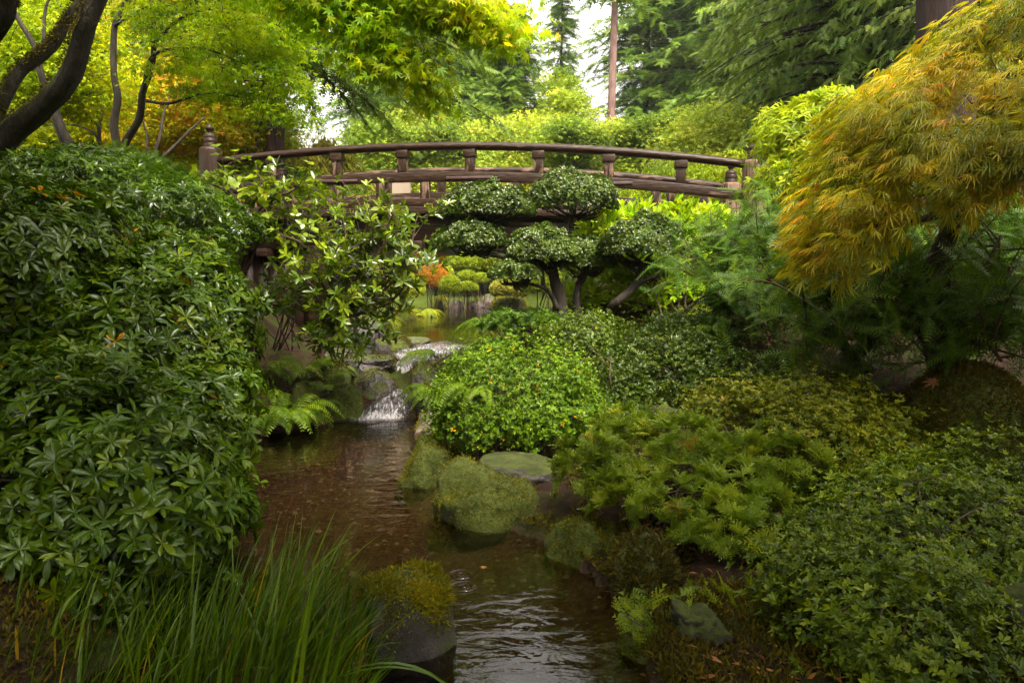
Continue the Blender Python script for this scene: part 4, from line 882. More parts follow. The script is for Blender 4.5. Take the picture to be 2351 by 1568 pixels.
# ------------------------------------------------------------------ azaleas and cypress on the right bank
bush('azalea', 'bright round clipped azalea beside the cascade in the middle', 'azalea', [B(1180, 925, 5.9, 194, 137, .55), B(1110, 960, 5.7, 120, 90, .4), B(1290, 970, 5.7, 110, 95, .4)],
     M['azalea_bright'], T_AZ, 11500, 7, .026, 140, (.1, 1.0), .45, .22, .25, -.45, .10, 1, .6, .012, 40, .010, lf=3, clump=(7, .045), gapn=(6, -.42))
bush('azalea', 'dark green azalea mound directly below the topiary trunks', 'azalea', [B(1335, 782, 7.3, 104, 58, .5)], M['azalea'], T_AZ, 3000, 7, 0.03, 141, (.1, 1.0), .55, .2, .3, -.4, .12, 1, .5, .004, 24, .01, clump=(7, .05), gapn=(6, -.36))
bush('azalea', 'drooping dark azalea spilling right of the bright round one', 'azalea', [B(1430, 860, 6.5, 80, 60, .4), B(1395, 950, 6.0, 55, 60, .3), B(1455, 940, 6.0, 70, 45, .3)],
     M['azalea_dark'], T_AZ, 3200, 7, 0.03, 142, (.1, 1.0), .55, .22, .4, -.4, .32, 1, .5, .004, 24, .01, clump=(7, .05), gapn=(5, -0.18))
bush('azalea', 'wide dark azalea behind the yellowish one and left of the leaf strewn soil', 'azalea', [B(1590, 800, 6.8, 130, 65, .5), B(1500, 800, 6.9, 90, 55, .5), B(1560, 880, 6.3, 110, 60, .4), B(1700, 850, 6.2, 120, 50, .5)],
     M['azalea_dark'], T_AZ, 6000, 7, 0.03, 143, (.1, 1.0), .5, .25, .4, -.4, .32, 1, .5, .004, 30, .01, clump=(7, .05), gapn=(5, -0.18))
bush('azalea', 'flat dark azalea strip in front of the yellow leaved laurel', 'azalea', [B(1570, 745, 7.8, 110, 35, .4), B(1680, 760, 7.6, 80, 35, .4)],
     M['azalea_dark'], T_AZ, 2200, 7, 0.028, 144, (.1, 1.0), .5, .2, .4, -.4, .2, 1, .5, 0, 14, .01, clump=(7, .05), gapn=(6, -.5))
bush('azalea', 'spreading yellow green azalea on the right bank above the cypress', 'azalea', [B(1690, 955, 5.0, 130, 80, .45), B(1850, 945, 5.0, 170, 85, .5), B(1990, 1000, 4.8, 120, 85, .4), B(1860, 1020, 4.6, 160, 70, .35)],
     M['azalea_yel'], T_AZ, 7500, 7, 0.028, 145, (.1, .9), .5, .22, .4, -.4, .32, 1, .7, .008, 34, .01, clump=(7, .045), gapn=(5, -0.24))
bush('conifer_shrub', 'small dark conifer shrub at the pond edge below the topiary pads', 'shrub', [B(1165, 742, 8.2, 70, 28, .3), B(1235, 735, 8.2, 45, 24, .3)], M['yew_dark'], T_CYP, 420, 5, .07, 146, (.2, 1.0), .5, .2, .3, -.3, .2, 1, .6, 0, 10, .01)
bush('cypress_shrub', 'low spreading cypress with feathery fronds and bare brown stems at the water', 'cypress', [B(1390, 1090, 4.35, 120, 80, .35), B(1570, 1060, 4.5, 160, 75, .4), B(1760, 1080, 4.4, 120, 80, .4), B(1640, 1130, 4.15, 170, 75, .35), B(1430, 990, 4.9, 60, 40, .3), B(1480, 1170, 3.95, 110, 60, .25), B(1690, 1225, 3.8, 150, 75, .3)],
     M['cyp'], T_CYP, 640, 9, .09, 147, (.25, 1.25), .5, .22, .3, -.1, .22, 1, .9, .02, 120, .008, lf=4, inner=False)
bush('azalea', 'deep green azalea filling the lower right corner', 'azalea', [B(2080, 1170, 3.9, 260, 110, .5), B(2270, 1120, 4.1, 170, 90, .5), B(1990, 1270, 3.5, 240, 130, .5), B(2070, 1400, 2.8, 230, 150, .40), B(1890, 1330, 3.1, 140, 95, .3), B(1840, 1430, 2.85, 90, 70, .25), B(2100, 1520, 2.4, 200, 130, .30), B(2230, 1260, 3.5, 170, 130, .4)],
     M['azalea_low'], T_AZ, 11000, 7, 0.03, 148, (.1, .9), .5, .24, .4, -.5, .32, 1, .7, .004, 40, .009, clump=(7, .05), gapn=(5, -0.18))
cs = HIT(1560, 1400)
open_shrub('cypress_spray', 'thin cypress spray dangling low over the water at the right edge', U(1640, 1330, 3.5), [[U(1560, 1400, 3.25), U(1470, 1420, 3.0), U(1440, 1410, 2.95)], [U(1580, 1400, 3.2), U(1530, 1470, 2.95), U(1590, 1500, 2.9)], [U(1620, 1390, 3.3), U(1630, 1410, 3.15), U(1640, 1430, 3.1)]],
    M['cyp'], T_CYP, .085, 2, 149, 9, (.1, .6), .62, .2, .007, up=.1, spread=.07, cat='cypress')
for i, (u, v, nf, L, sp, lab) in enumerate([(1000, 930, 7, .5, (2.4, 4.6), 'long arching fern hanging beside the cascade'), (1000, 845, 7, .5, (1.8, 4.4), 'dark fern reaching across the white outlet water'),
        (1130, 780, 9, .6, (1.6, 4.6), 'fern with tips over the pond edge above the round azalea'), (1045, 1035, 7, .55, (3.6, 5.6), 'fern with a long frond draped down over the moss boulder'), (1620, 725, 7, .6, (1.4, 5.0), 'pale fern under the yellow leaved laurel')]):
    b = HIT(u, v) + A(0, 0, .12 if i < 4 else 0); fern('fern', lab, b, nf, 160 + i, 'fern_bright' if i == 4 else 'fern', L, sp, 1.2, .95, 22, .18, .5, 'ferns on the right bank')
rb_ = U(1100, 850, 5.45)
fern('fern', 'fern frond poking up through the round azalea', rb_ + A(0, .1, -.25), 4, 170, 'fern', .38, (3.2, 5.4), 1.1, 1.3, 26, .18, .5, 'ferns on the right bank')

# yews with red brown stems
def yew(name, label, base, limbs, seed, mat, L=.16, tipn=24, spread=.25, r0=.035, tint=.5):
    return open_shrub(name, label, base, limbs, mat, T_YEW, L, 2, seed, tipn, (-.1, .5), tint, .25, r0, 'red_bark', up=.7, spread=spread, cat='yew', leafstep=1)
y1 = HIT(1780, 770)
yew('yew', 'feathery green yew between the laurel and the orange maple', y1, [[U(1760, 690, 7.0), U(1690, 600, 7.0), U(1640, 560, 7.0)], [U(1770, 670, 7.0), U(1740, 560, 7.1), U(1740, 530, 7.2)], [U(1780, 670, 6.9), U(1800, 560, 6.9), U(1815, 500, 7.0)],
    [U(1740, 700, 6.8), U(1660, 660, 6.7), U(1600, 640, 6.7)], [U(1750, 680, 7.2), U(1700, 560, 7.4), U(1695, 555, 7.5)], [U(1790, 690, 6.8), U(1780, 620, 6.6), U(1750, 590, 6.5)], [U(1770, 700, 6.8), U(1700, 680, 6.6), U(1660, 700, 6.5)], [U(1800, 680, 6.9), U(1850, 600, 6.8), U(1880, 540, 6.8)]], 180, M['yew'], .16, 46, .25, .022, .5)
y2 = HIT(1960, 835)
yew('yew', 'dark many stemmed yew in the shade under the orange maple', y2, [[U(1900, 740, 5.9), U(1830, 680, 5.8), U(1760, 640, 5.8)], [U(1920, 740, 5.9), U(1900, 660, 5.8), U(1890, 590, 5.8)], [U(1990, 770, 5.9), U(2040, 700, 5.8), U(2070, 620, 5.7)],
    [U(2000, 790, 5.8), U(2090, 730, 5.6), U(2170, 680, 5.5)], [U(1980, 760, 6.0), U(1990, 680, 6.2), U(2010, 580, 6.3)], [U(1930, 790, 5.8), U(1880, 760, 5.6), U(1840, 740, 5.5)]], 181, M['yew_dark'], .16, 22, .27, .03, .6)
y3 = HIT(2150, 840)
yew('yew', 'dark yew at the right edge with needle sprays hanging over the moss boulder', y3, [[U(2120, 780, 5.3), U(2060, 700, 5.2), U(2010, 660, 5.1)], [U(2160, 760, 5.3), U(2180, 660, 5.2), U(2170, 560, 5.2)], [U(2190, 780, 5.2), U(2270, 700, 5.1), U(2330, 640, 5.0)],
    [U(2210, 790, 5.1), U(2260, 780, 4.9), U(2300, 830, 4.8)], [U(2160, 770, 5.4), U(2100, 640, 5.5), U(2090, 560, 5.5)], [U(2200, 770, 5.3), U(2260, 620, 5.3), U(2300, 540, 5.3)], [U(2240, 770, 5.2), U(2340, 740, 5.0), U(2400, 700, 5.0)]], 182, M['yew_dark'], .17, 20, .28, .03, .6)
bush('yew', 'dense dark evergreen closing the view at the right edge behind the stems', 'yew', [B(2200, 560, 7.8, 220, 160, .6), B(2400, 650, 7.2, 170, 190, .6), B(2050, 640, 8.0, 150, 110, .5), B(2330, 800, 6.6, 120, 60, .4)], M['yew_dark'], T_YEW, 1500, 4, .17, 183, (-.1, .8), .4, .22, .4, -.5, .2, 1, .4, 0, 40, .015, 'red_bark')
# yellow leaved laurel and bright pieris by the right end of the bridge
lb = HIT(1560, 735)
bush('laurel_shrub', 'upright yellow green laurel with paddle leaves before the right end of the bridge', 'shrub', [B(1480, 545, 9.0, 160, 60, .5), B(1590, 520, 9.0, 80, 45, .5), B(1640, 600, 8.9, 130, 80, .5), B(1520, 640, 8.8, 140, 80, .4), B(1400, 600, 9.2, 110, 70, .4), B(1420, 680, 8.9, 130, 50, .3), B(1600, 690, 8.6, 150, 50, .3)],
     M['upleaf'], T_UP, 1500, 7, .13, 190, (.5, 1.25), .5, .22, .35, -.5, .15, 1, .9, .03, 60, .012, base=lb, inner=False)
pb = HIT(1830, 560)
bush('pieris_shrub', 'bright lime green pieris crowding the right end of the bridge', 'shrub', [B(1830, 330, 9.0, 95, 85, .6), B(1900, 270, 9.0, 90, 65, .6), B(1800, 425, 8.7, 65, 60, .5), B(1865, 400, 8.6, 100, 90, .5), B(1775, 300, 9.6, 45, 50, .4)],
     M['pier_bright'], T_LANCE, 1500, 7, .11, 191, (-.1, .7), .5, .25, .35, -.4, .18, 1.1, .5, 0, 30, .012, base=pb)
# ------------------------------------------------------------------ maples on the left
def gp(x, y, d=.05): return A(x, y, float(G(x, y)) - d)
def maple(name, label, base, limbs, blobs, npad, per, pr, T, L, mat, seed, bark='moss_bark', group=None, maxn=260, extra=None, cat='maple tree', tint=.45, tv=.22, droop=.4, hang=None, sides=10, flat=.16):
    rng = np.random.default_rng(seed); t = thing(name, label, cat, base, group); s = Acc(); sk = []
    for pts, r0, r1 in limbs: sk.append(limb(s, pts, r0, r1, sides, .14, 8))
    a = Acc(); C = []
    if blobs: C.append(crown_pads(a, rng, blobs, npad, T, per, pr, L, tint, tv, droop, flat))
    hb_ = Acc()
    if hang:                       # leafy boughs: leaves strung densely along given twig lines
        for pts, wdt, dens, LL, T2, ti in hang:
            q = limb(s, pts, .016, .004, 6, .1, 10); sk.append(q)
            for k in range(dens):
                p = q[int((.05 + .95 * rng.random()) * (len(q) - 1))]; f = rng.normal(size=3) * A(wdt, wdt * .9, wdt * .35) + A(0, 0, -wdt * .1)
                e = p + f; 
                if k % 9 == 0:
                    qq = spline([p, (p + e) / 2 + A(0, 0, .03), e], 3); s.tube(qq, np.linspace(.004, .0015, len(qq)), 3, cap=False)
                m = 9; g = e + rng.normal(size=(m, 3)) * A(.07, .07, .045)
                d = unit(rng.normal(size=(m, 3)) * A(.8, .8, .3) + unit(f)[None] * .4 + A(0, 0, -.75)); nm = unit(rng.normal(size=(m, 3)) * .6 + A(0, -.35, .8))
                hb_.leaves(T2, g, d, nm, LL * (.6 + .6 * rng.random(m)), np.clip(ti + .2 * rng.normal(size=m) + .25 * float(vnoise(e, 1.5)), 0, 1))
    if C:
        C = np.concatenate(C); branch_net(s, rng, np.concatenate(sk), C, maxn=maxn)
    if bark == 'moss_bark' and seed == 200:
        mo = Acc()
        for q, (pts, r0, r1) in zip(sk, limbs):
            mk = 5200; f = rng.random(mk) * (len(q) - 1); i0 = f.astype(int); p = q[i0] + (q[np.minimum(i0 + 1, len(q) - 1)] - q[i0]) * (f - i0)[:, None]; tg = unit(np.gradient(q, axis=0))[i0]
            o = unit(np.cross(tg, rng.normal(size=(mk, 3)))); rr_ = (r0 + (r1 - r0) * f / (len(q) - 1)) * .99; kp = (o[:, 2] + .8 * fbm(p + o * .1, 4, 2) > -.15)
            P_ = p + o * rr_[:, None]; mo.leaves(T_THIN, P_[kp], unit(o + rng.normal(size=(mk, 3)) * .6 + A(0, 0, -.3))[kp], unit(rng.normal(size=(mk, 3)))[kp], (.018 + .022 * rng.random(mk))[kp], np.clip(.4 + .3 * rng.normal(size=mk), 0, 1)[kp])
        struct(mo.build('moss', M['mossdull'], t), 'stuff')
    if hang: hb_.build('bough', M['maple_bough'], t)
    a.build('crown', M[mat], t); s.build('trunk', M[bark], t, True); return t
b0 = gp(-4.75, 6.5)
maple('maple_tree', 'thick mossy trunked maple at the upper left with yellow green boughs hanging across the top', b0,
    [([b0, U(-60, 420, 6.4), U(20, 310, 6.3), U(90, 250, 6.2), U(150, 190, 6.1), U(180, 120, 6.0), U(200, 50, 5.9), U(245, -50, 5.8), U(330, -200, 5.4), U(480, -420, 4.9)], .112, .05),
     ([U(-30, 380, 6.4), U(-20, 300, 6.5), U(10, 225, 6.5), U(45, 165, 6.5), U(90, 130, 6.5), U(130, 90, 6.5), U(165, 30, 6.5), U(195, -20, 6.5), U(230, -160, 6.3)], .06, .036),
     ([U(-90, 330, 6.2), U(-60, 140, 6.0), U(0, 50, 5.8), U(18, -20, 5.7), U(30, -200, 5.4)], .085, .055),
     ([U(330, -200, 5.4), U(560, -260, 5.2), U(760, -200, 5.2), U(900, -120, 5.3)], .06, .03)],
    [(A(-4.4, 3.6, 4.6), A(2.2, 2.4, 1.2)), (A(-1.4, 1.2, 4.6), A(2.2, 1.8, .9)), (A(-5.6, 5.8, 5.4), A(1.8, 1.8, 1.2)), (A(-4.2, 0.5, 4.6), A(2.2, 2.2, 1.3)), (A(-3.6, 7.0, 5.7), A(2.2, 2.0, .9)), (A(-2.9, 3.0, 4.2), A(1.7, 1.5, .7))],  # crown parts out of view, shaped to shade the near banks
    680, 56, .6, T_MAPLE3, .11, 'maple_g', 200, maxn=200,
    hang=[([U(640, -130, 5.1), U(740, -30, 5.2), U(830, 40, 5.3), U(900, 110, 5.4), U(960, 170, 5.45), U(1010, 235, 5.5)], .10, 115, .062, T_MAPLE, .55),
          ([U(760, -150, 5.1), U(900, -60, 5.2), U(1010, -10, 5.3), U(1100, 30, 5.35), U(1140, 60, 5.4), U(1175, 90, 5.45)], .11, 130, .062, T_MAPLE, .6),
          ([U(640, -60, 5.2), U(700, 0, 5.3), U(790, 60, 5.35), U(860, 130, 5.4), U(905, 170, 5.4)], .13, 100, .062, T_MAPLE, .5),
          ([U(880, -60, 5.3), U(960, 0, 5.4), U(1040, 40, 5.45), U(1110, 80, 5.5)], .11, 90, .06, T_MAPLE, .55),
          ([U(560, -80, 5.4), U(660, -30, 5.5), U(760, 10, 5.5), U(850, 30, 5.5)], .17, 100, .06, T_MAPLE, .4),
          ([U(700, -100, 5.3), U(820, -50, 5.3), U(930, -10, 5.4), U(1000, 20, 5.4)], .14, 100, .06, T_MAPLE, .5)])
b1 = gp(-4.75, 9.6)
maple('maple_tree', 'green leaved maple with two dark slender stems behind the left shrub', b1,
    [([b1, U(268, 350, 9.6), U(262, 285, 9.6), U(270, 225, 9.6), U(261, 160, 9.6), U(263, 60, 9.6), U(282, 20, 9.6), U(300, -60, 9.5)], .055, .025),
     ([b1 + A(.05, 0, 0), U(282, 345, 9.6), U(318, 275, 9.5), U(328, 210, 9.4), U(350, 150, 9.3), U(353, 60, 9.2), U(346, 0, 9.1)], .052, .02),
     ([U(328, 215, 9.4), U(350, 130, 9.2), U(420, 112, 9.0), U(480, 115, 8.9), U(565, 150, 8.8)], .024, .008),
     ([U(335, 232, 9.4), U(390, 238, 9.2), U(470, 215, 9.0), U(545, 222, 8.9)], .02, .008), ([U(263, 60, 9.6), U(300, 40, 9.4), U(380, 20, 9.2), U(460, -20, 9.0)], .02, .01),
     ([U(353, 100, 9.2), U(420, 40, 9.1), U(520, 20, 9.0), U(640, 60, 8.9)], .02, .008)],
    [B(590, 160, 8.9, 110, 110, .7), B(500, 60, 9.0, 170, 80, .8), B(655, 225, 8.8, 50, 50, .4), B(470, 180, 9.2, 120, 50, .5), B(600, 40, 8.7, 110, 70, .7)],
    170, 56, .25, T_MAPLE3, .052, 'maple_g', 201, bark='bark', maxn=220, tint=.55)  # backlit look of the stems is put into the dark bark
GM = 'maples behind the left bank'
def slim(label, px, u0, v0, Y, stems, blobs, seed, mat, tint=.5, npad=260, per=60, r0=.04, L=.06, pr=.42):
    b = gp((u0 - CX) / FPX * Y, Y)
    maple('maple_tree', label, b, [([b] + [U(u, v, Y + dy) for u, v, dy in st], r0 * k, r0 * .35 * k) for st, k in stems], [B(q[0], q[1], q[2] + 1.4, *q[3:]) for q in blobs], npad, per, pr, T_MAPLE3, L, mat, seed, maxn=110, bark='bark', group=GM, tint=tint, sides=8)  # dark bark colour stands in for backlit stems
slim('maple with a steep dark mossy stem crossing behind the thick trunk, yellow green crown', 0, 185, 400, 9.2, [([(190, 372, 0), (150, 312, 0), (116, 225, .1), (92, 165, .1), (80, 110, .2), (40, 40, .2), (10, -30, .2)], 1.5), ([(92, 165, .1), (100, 90, .2), (105, 20, .3), (130, -40, .3)], .8)],
     [(60, 60, 9.8, 140, 110, .8), (170, 120, 10.0, 120, 120, .7), (90, 200, 10.2, 120, 60, .7)], 202, 'maple_y', .3)
slim('maple with pale forked stem glowing yellow behind the two dark stems', 0, 231, 370, 12.5, [([(231, 362, 0), (228, 300, 0), (237, 235, .1), (225, 199, .1), (238, 130, .2)], .9), ([(229, 310, 0), (202, 267, 0), (165, 225, .1), (145, 199, .2)], .7), ([(228, 330, 0), (180, 290, .2), (90, 285, .3), (20, 250, .4)], .6)],
     [(150, 210, 13.2, 170, 110, 1.0), (260, 150, 13.4, 150, 110, 1.0), (60, 300, 13.2, 130, 70, .8), (230, 300, 13.6, 130, 60, .8)], 203, 'maple_y', .55, 420)
slim('many stemmed maple with orange tipped leaves left of the bridge end post', 0, 350, 390, 12.0, [([(332, 376, 0), (338, 318, 0), (321, 253, .1)], .8), ([(347, 379, 0), (368, 311, 0), (376, 258, .1), (390, 235, .2)], .9), ([(361, 387, 0), (376, 361, -.2), (408, 329, -.2), (433, 303, -.2), (470, 270, -.2)], .9)],
     [(400, 220, 12.8, 130, 80, .9), (465, 258, 12.6, 80, 55, .7), (380, 310, 13.0, 110, 50, .8)], 204, 'maple_o', .5, 420)
slim('orange flushed maple behind the bridge end post and the redwood trunk', 0, 600, 420, 16.0, [([(600, 380, 0), (590, 320, 0), (610, 250, 0)], 1.2), ([(600, 370, 0), (640, 320, 0), (670, 270, 0)], .9)],
     [(590, 290, 16.0, 80, 60, 1.0), (520, 350, 15.8, 80, 40, .9), (610, 350, 15.8, 70, 40, .9)], 205, 'maple_o', .5, 360, 60, .05, .075, .5)
slim('yellow maple glowing between the mossy limbs at the far left', 0, 60, 400, 15.0, [([(60, 370, 0), (70, 250, 0), (50, 120, 0)], 1.3), ([(65, 300, 0), (120, 200, 0), (150, 100, 0)], 1)],
     [(60, 180, 15.5, 170, 130, 1.4), (60, 320, 15.2, 170, 80, 1.2), (190, 60, 15.8, 160, 110, 1.3)], 206, 'maple_o', .42, 420, 60, .05, .075, .55)
slim('orange and yellow maple behind the green crown above the left bank', 0, 330, 410, 17.0, [([(330, 380, 0), (320, 250, 0), (340, 120, 0)], 1.3), ([(325, 280, 0), (380, 190, 0), (420, 100, 0)], 1)],
     [(330, 190, 17.4, 190, 120, 1.6), (430, 90, 17.6, 170, 110, 1.5), (300, 330, 17.2, 190, 80, 1.4), (460, 340, 17.0, 130, 70, 1.2)], 207, 'maple_o', .55, 520, 60, .05, .08, .6)

# ------------------------------------------------------------------ orange laceleaf maple on the right
rng = np.random.default_rng(77); lbse = gp(2.9, 5.2)
t = thing('laceleaf_maple', 'weeping dome of golden orange finely cut leaves leaning in at the upper right', 'maple tree', lbse); s = Acc(); a = Acc()
sk = [limb(s, [lbse, U(2130, 700, 5.2), U(2170, 560, 5.2), U(2220, 430, 5.15), U(2260, 330, 5.1)], .075, .05, 10, .2), limb(s, [U(2220, 430, 5.15), U(2150, 395, 5.0), U(2050, 430, 4.8), U(1990, 470, 4.7)], .04, .014, 8, .2),
      limb(s, [U(2260, 330, 5.1), U(2180, 330, 4.9), U(2110, 380, 4.6), U(2020, 400, 4.5)], .035, .012, 8, .2), limb(s, [U(2260, 330, 5.1), U(2330, 300, 4.9), U(2400, 330, 4.7)], .05, .02, 8, .2), limb(s, [U(2200, 480, 5.15), U(2090, 510, 4.9), U(1990, 520, 4.7)], .03, .01, 8, .2)]
sk = np.concatenate(sk)
lb = [B(2240, 275, 5.0, 230, 190, .75), B(2060, 350, 4.9, 170, 170, .65), B(2390, 170, 5.0, 215, 210, .75), B(1945, 500, 4.85, 105, 150, .5), B(2110, 430, 4.7, 160, 90, .5), B(2290, 380, 4.6, 170, 90, .5), B(1895, 590, 4.9, 65, 75, .35)]
P, Nn = shell(rng, lb, 3600, .42, -.55, .12, 3, True)
keep = (P[:, 2] > CAMZ + (650 - 660) / FPX * P[:, 1]); P, Nn = P[keep], Nn[keep]; keep = fbm(P, 2.4, 2) > -.42; P, Nn = P[keep], Nn[keep]
n = len(P); tint0 = np.clip(.34 + .22 * rng.normal(size=n) + .3 * fbm(P, 1.6, 2), 0, 1)
for j in range(5):
    outw = unit(Nn * A(1, 1, .2) + rng.normal(size=(n, 3)) * .45); d = unit(outw * A(.75, .75, .3) + A(-.5, -.1, -.5) + rng.normal(size=(n, 3)) * .18)
    pp = P + rng.normal(size=(n, 3)) * .05
    a.leaves(T_LACE, pp, d, unit(Nn + A(0, 0, .5) + rng.normal(size=(n, 3)) * .4), .115 * (.7 + .5 * rng.random(n)), np.clip(tint0 + .1 * rng.normal(size=n), 0, 1), 1.0)
branch_net(s, rng, sk, P[rng.choice(n, 170, replace=False)] - Nn[:170] * 0, .003, 4, 170, .10, .006)
a.build('crown', M['lace'], t); s.build('trunk', M['bark'], t, True)

# ------------------------------------------------------------------ conifers
def conifer_mesh(seed, H, h0, Lmax, nw, per, droop, spray, mat, bark, r0, T=T_SPRAY, rise=.15, shape=.8, dens=3.2, hangv=.35, tl=0.0, gap=0.0, gold=0):
    """trunk and crown meshes of one conifer standing at the origin"""
    rng = np.random.default_rng(seed); s = Acc(); a = Acc()
    zs = np.linspace(0, H, 16); tr = np.stack([.10 * np.sin(zs * .3 + seed), .10 * np.cos(zs * .23 + seed) - .1, zs], -1); s.tube(tr, r0 * (1 - .93 * zs / H) + .01, 9, wob=.1)
    PP = []; DD = []; NN = []; LL = []; TT = []
    for h in np.linspace(h0, H * .985, nw):
        f = (h - h0) / (H - h0)
        for k in range(per):
            if rng.random() < gap: continue
            az = rng.random() * 6.283; L = max(.3, Lmax * (1 - f) ** shape * (.65 + .5 * rng.random())); hh = h + rng.normal() * .25
            o = A(math.cos(az), math.sin(az), 0); sd_ = A(-o[1], o[0], 0); n = max(4, int(L * dens)); x = np.linspace(.08, 1, n)
            z = hh + L * (rise * x - droop * x * x) + L * tl * np.maximum(x - .7, 0)
            Q = np.interp(hh, zs, tr[:, 0]) * A(1, 0, 0) + o[None] * (L * x)[:, None] + A(0, 0, 1)[None] * z[:, None]
            s.tube(Q, np.linspace(.012 + .012 * L, .004, n), 4, cap=False)
            ti = .45 + .2 * rng.normal()
            for sg in (-1, 1, 0):
                m = n if sg else n // 2 + 1; q = Q[-m:]; xx = x[-m:]
                d = sd_[None] * sg * 1.0 + o[None] * .75 + rng.normal(size=(m, 3)) * .3 + A(0, 0, -hangv)
                PP.append(q + rng.normal(size=(m, 3)) * .05); DD.append(d); NN.append(unit(A(0, 0, 1) + rng.normal(size=(m, 3)) * .45)); LL.append(spray * (1.15 - .55 * xx) * (.7 + .6 * rng.random(m))); TT.append(np.clip(ti + .15 * rng.normal(size=m) + .12 * (xx - .5), 0, 1))
    a.leaves(T, np.concatenate(PP), np.concatenate(DD), np.concatenate(NN), np.concatenate(LL), np.concatenate(TT))
    return s, a
def conifer(name, label, x, y, mat, bark, group, rz=0, sc=1.0, **k):
    z = float(G(x, y)) - .1; t = thing(name, label, 'conifer', (0, 0, 0), group); s, a = conifer_mesh(mat=mat, bark=bark, **k)
    s.build('trunk', M[bark], t, True); a.build('crown', M[mat], t); t.location = (x, y, z); t.rotation_euler = (0, 0, rz); t.scale = (sc, sc, sc); return t
GC = 'conifers behind the garden'
def X_(u, Y): return (u - CX) / FPX * Y
fir = conifer('fir_tree', 'dense blue green fir whose pointed top rises below the hanging yellow bough', X_(1010, 42), 42, 'fir', 'bark', GC, seed=1, H=17.5, h0=1.2, Lmax=4.4, nw=62, per=7, shape=.5, droop=.25, spray=.85, r0=.28, dens=3.0)
def cf(root, label, u, Y, rz, sc): return dup(root, (X_(u, Y), Y, float(G(X_(u, Y), Y)) - .1), rz, sc, label, GC)
cf(fir, 'dense fir directly right of the hanging yellow bough, second of the middle row', 1105, 45, 2.0, .95)
cf(fir, 'shorter dense fir in front of the middle row left of the open sky', 1175, 39, 4.0, .72)
cf(fir, 'dark fir behind the yellow bough tip above the weeping bush', 940, 50, 1.2, 1.15)
cf(fir, 'low young fir filling the dip under the open sky', 1240, 46, 5.1, .55)
cf(fir, 'far fir seen between the left maples', 430, 44, 3.1, 1.1)
cf(fir, 'far fir behind the thick mossy maple limbs', 90, 42, .4, 1.2)
cf(fir, 'far fir behind the two dark maple stems', 260, 40, 2.4, 1.15)
spire = conifer('fir_tree', 'slim spire topped fir standing against the open sky', X_(1285, 58), 58, 'fir', 'bark', GC, seed=2, H=21.5, h0=3, Lmax=3.1, nw=56, per=6, shape=.75, droop=.25, spray=.75, r0=.22, dens=2.8, gap=.3)
tall = conifer('fir_tree', 'tall open fir with dark trunk just right of the bare pinkish trunk', X_(1475, 52), 52, 'fir', 'bark', GC, seed=3, H=34, h0=9.8, Lmax=4.6, nw=52, per=6, shape=.5, droop=.35, spray=.95, r0=.32, dens=2.8, gap=.2)
cf(tall, 'tall fir with sky gaps around its trunk left of the drooping cedar', 1600, 50, 2.2, .95)
cf(tall, 'tall fir between the other two tall firs, set farther back', 1545, 60, 4.0, 1.1)
cf(tall, 'tall open fir touching the drooping cedar', 1680, 47, 1.0, .95)
cf(tall, 'thin dark trunked fir seen through the gap left of the firs', 885, 60, 3.3, 1.0)
cf(tall, 'second thin dark trunked fir in the gap beneath the yellow bough', 915, 66, 5.3, 1.0)
cf(tall, 'third thin dark trunked fir in the gap beneath the yellow bough', 945, 63, 1.3, .95)
cf(fir, 'dense fir under the hanging boughs, third of the middle row', 1060, 48, 2.9, 1.1)
cf(fir, 'dense fir at the left edge of the open sky', 1135, 50, .9, .92)
cf(fir, 'young fir between the bare pink trunk and the tall open firs', 1450, 44, 1.7, .5)
cf(tall, 'tall fir far behind the drooping cedar', 1790, 56, 3.0, 1.0)
pine = conifer('pine_tree', 'tall bare pinkish trunked pine rising out of frame over the bridge', X_(1400, 34), 34, 'fir', 'pine_bark', GC, seed=4, H=30, h0=11.8, Lmax=2.6, nw=26, per=4, droop=.3, spray=.8, r0=.20, dens=2.6)
cedar = conifer('cedar_tree', 'drooping grey green cedar behind the right end of the bridge', X_(1790, 31), 31, 'cedar', 'bark', GC, seed=5, H=22, h0=.8, Lmax=5.0, nw=76, per=7, droop=.38, spray=.42, r0=.3, dens=6.5, hangv=1.0)
cf(cedar, 'drooping cedar with paler tips left of the large one', 1665, 35, 2.6, .62)
cf(cedar, 'dark cedar filling the gap before the redwood trunk', 2010, 24, 4.1, 1.0)
hem = conifer('hemlock_tree', 'feathery drooping hemlock whose dark trunk stands behind the left end post', X_(637, 14.4), 14.4, 'hemlock', 'redwood', GC, seed=6, H=16, h0=3.4, Lmax=4.0, nw=50, per=6, shape=.45, droop=.42, spray=.34, r0=.17, dens=8, hangv=.9)
cf(hem, 'dark green hemlock with sweeping boughs right of the grey green cedar', 1955, 19.5, 1.8, 1.05)
cf(hem, 'hemlock behind the orange laceleaf at the right edge', 2330, 17, 3.6, 1.0)
dup(cedar, (9.5, 15.0, float(G(9.5, 15.0)) - .1), 2.2, .75, 'cedar standing right of the orange laceleaf outside the view', GC)
# the big redwood trunk at the right top, and the one behind the left newel post
rw = conifer('redwood_tree', 'huge furrowed red brown trunk behind the orange maple at the top right', X_(2125, 13), 13, 'hemlock', 'redwood', GC, seed=8, H=26, h0=6.6, Lmax=5.5, nw=26, per=5, droop=.32, spray=.36, r0=.46, dens=6, hangv=.7)

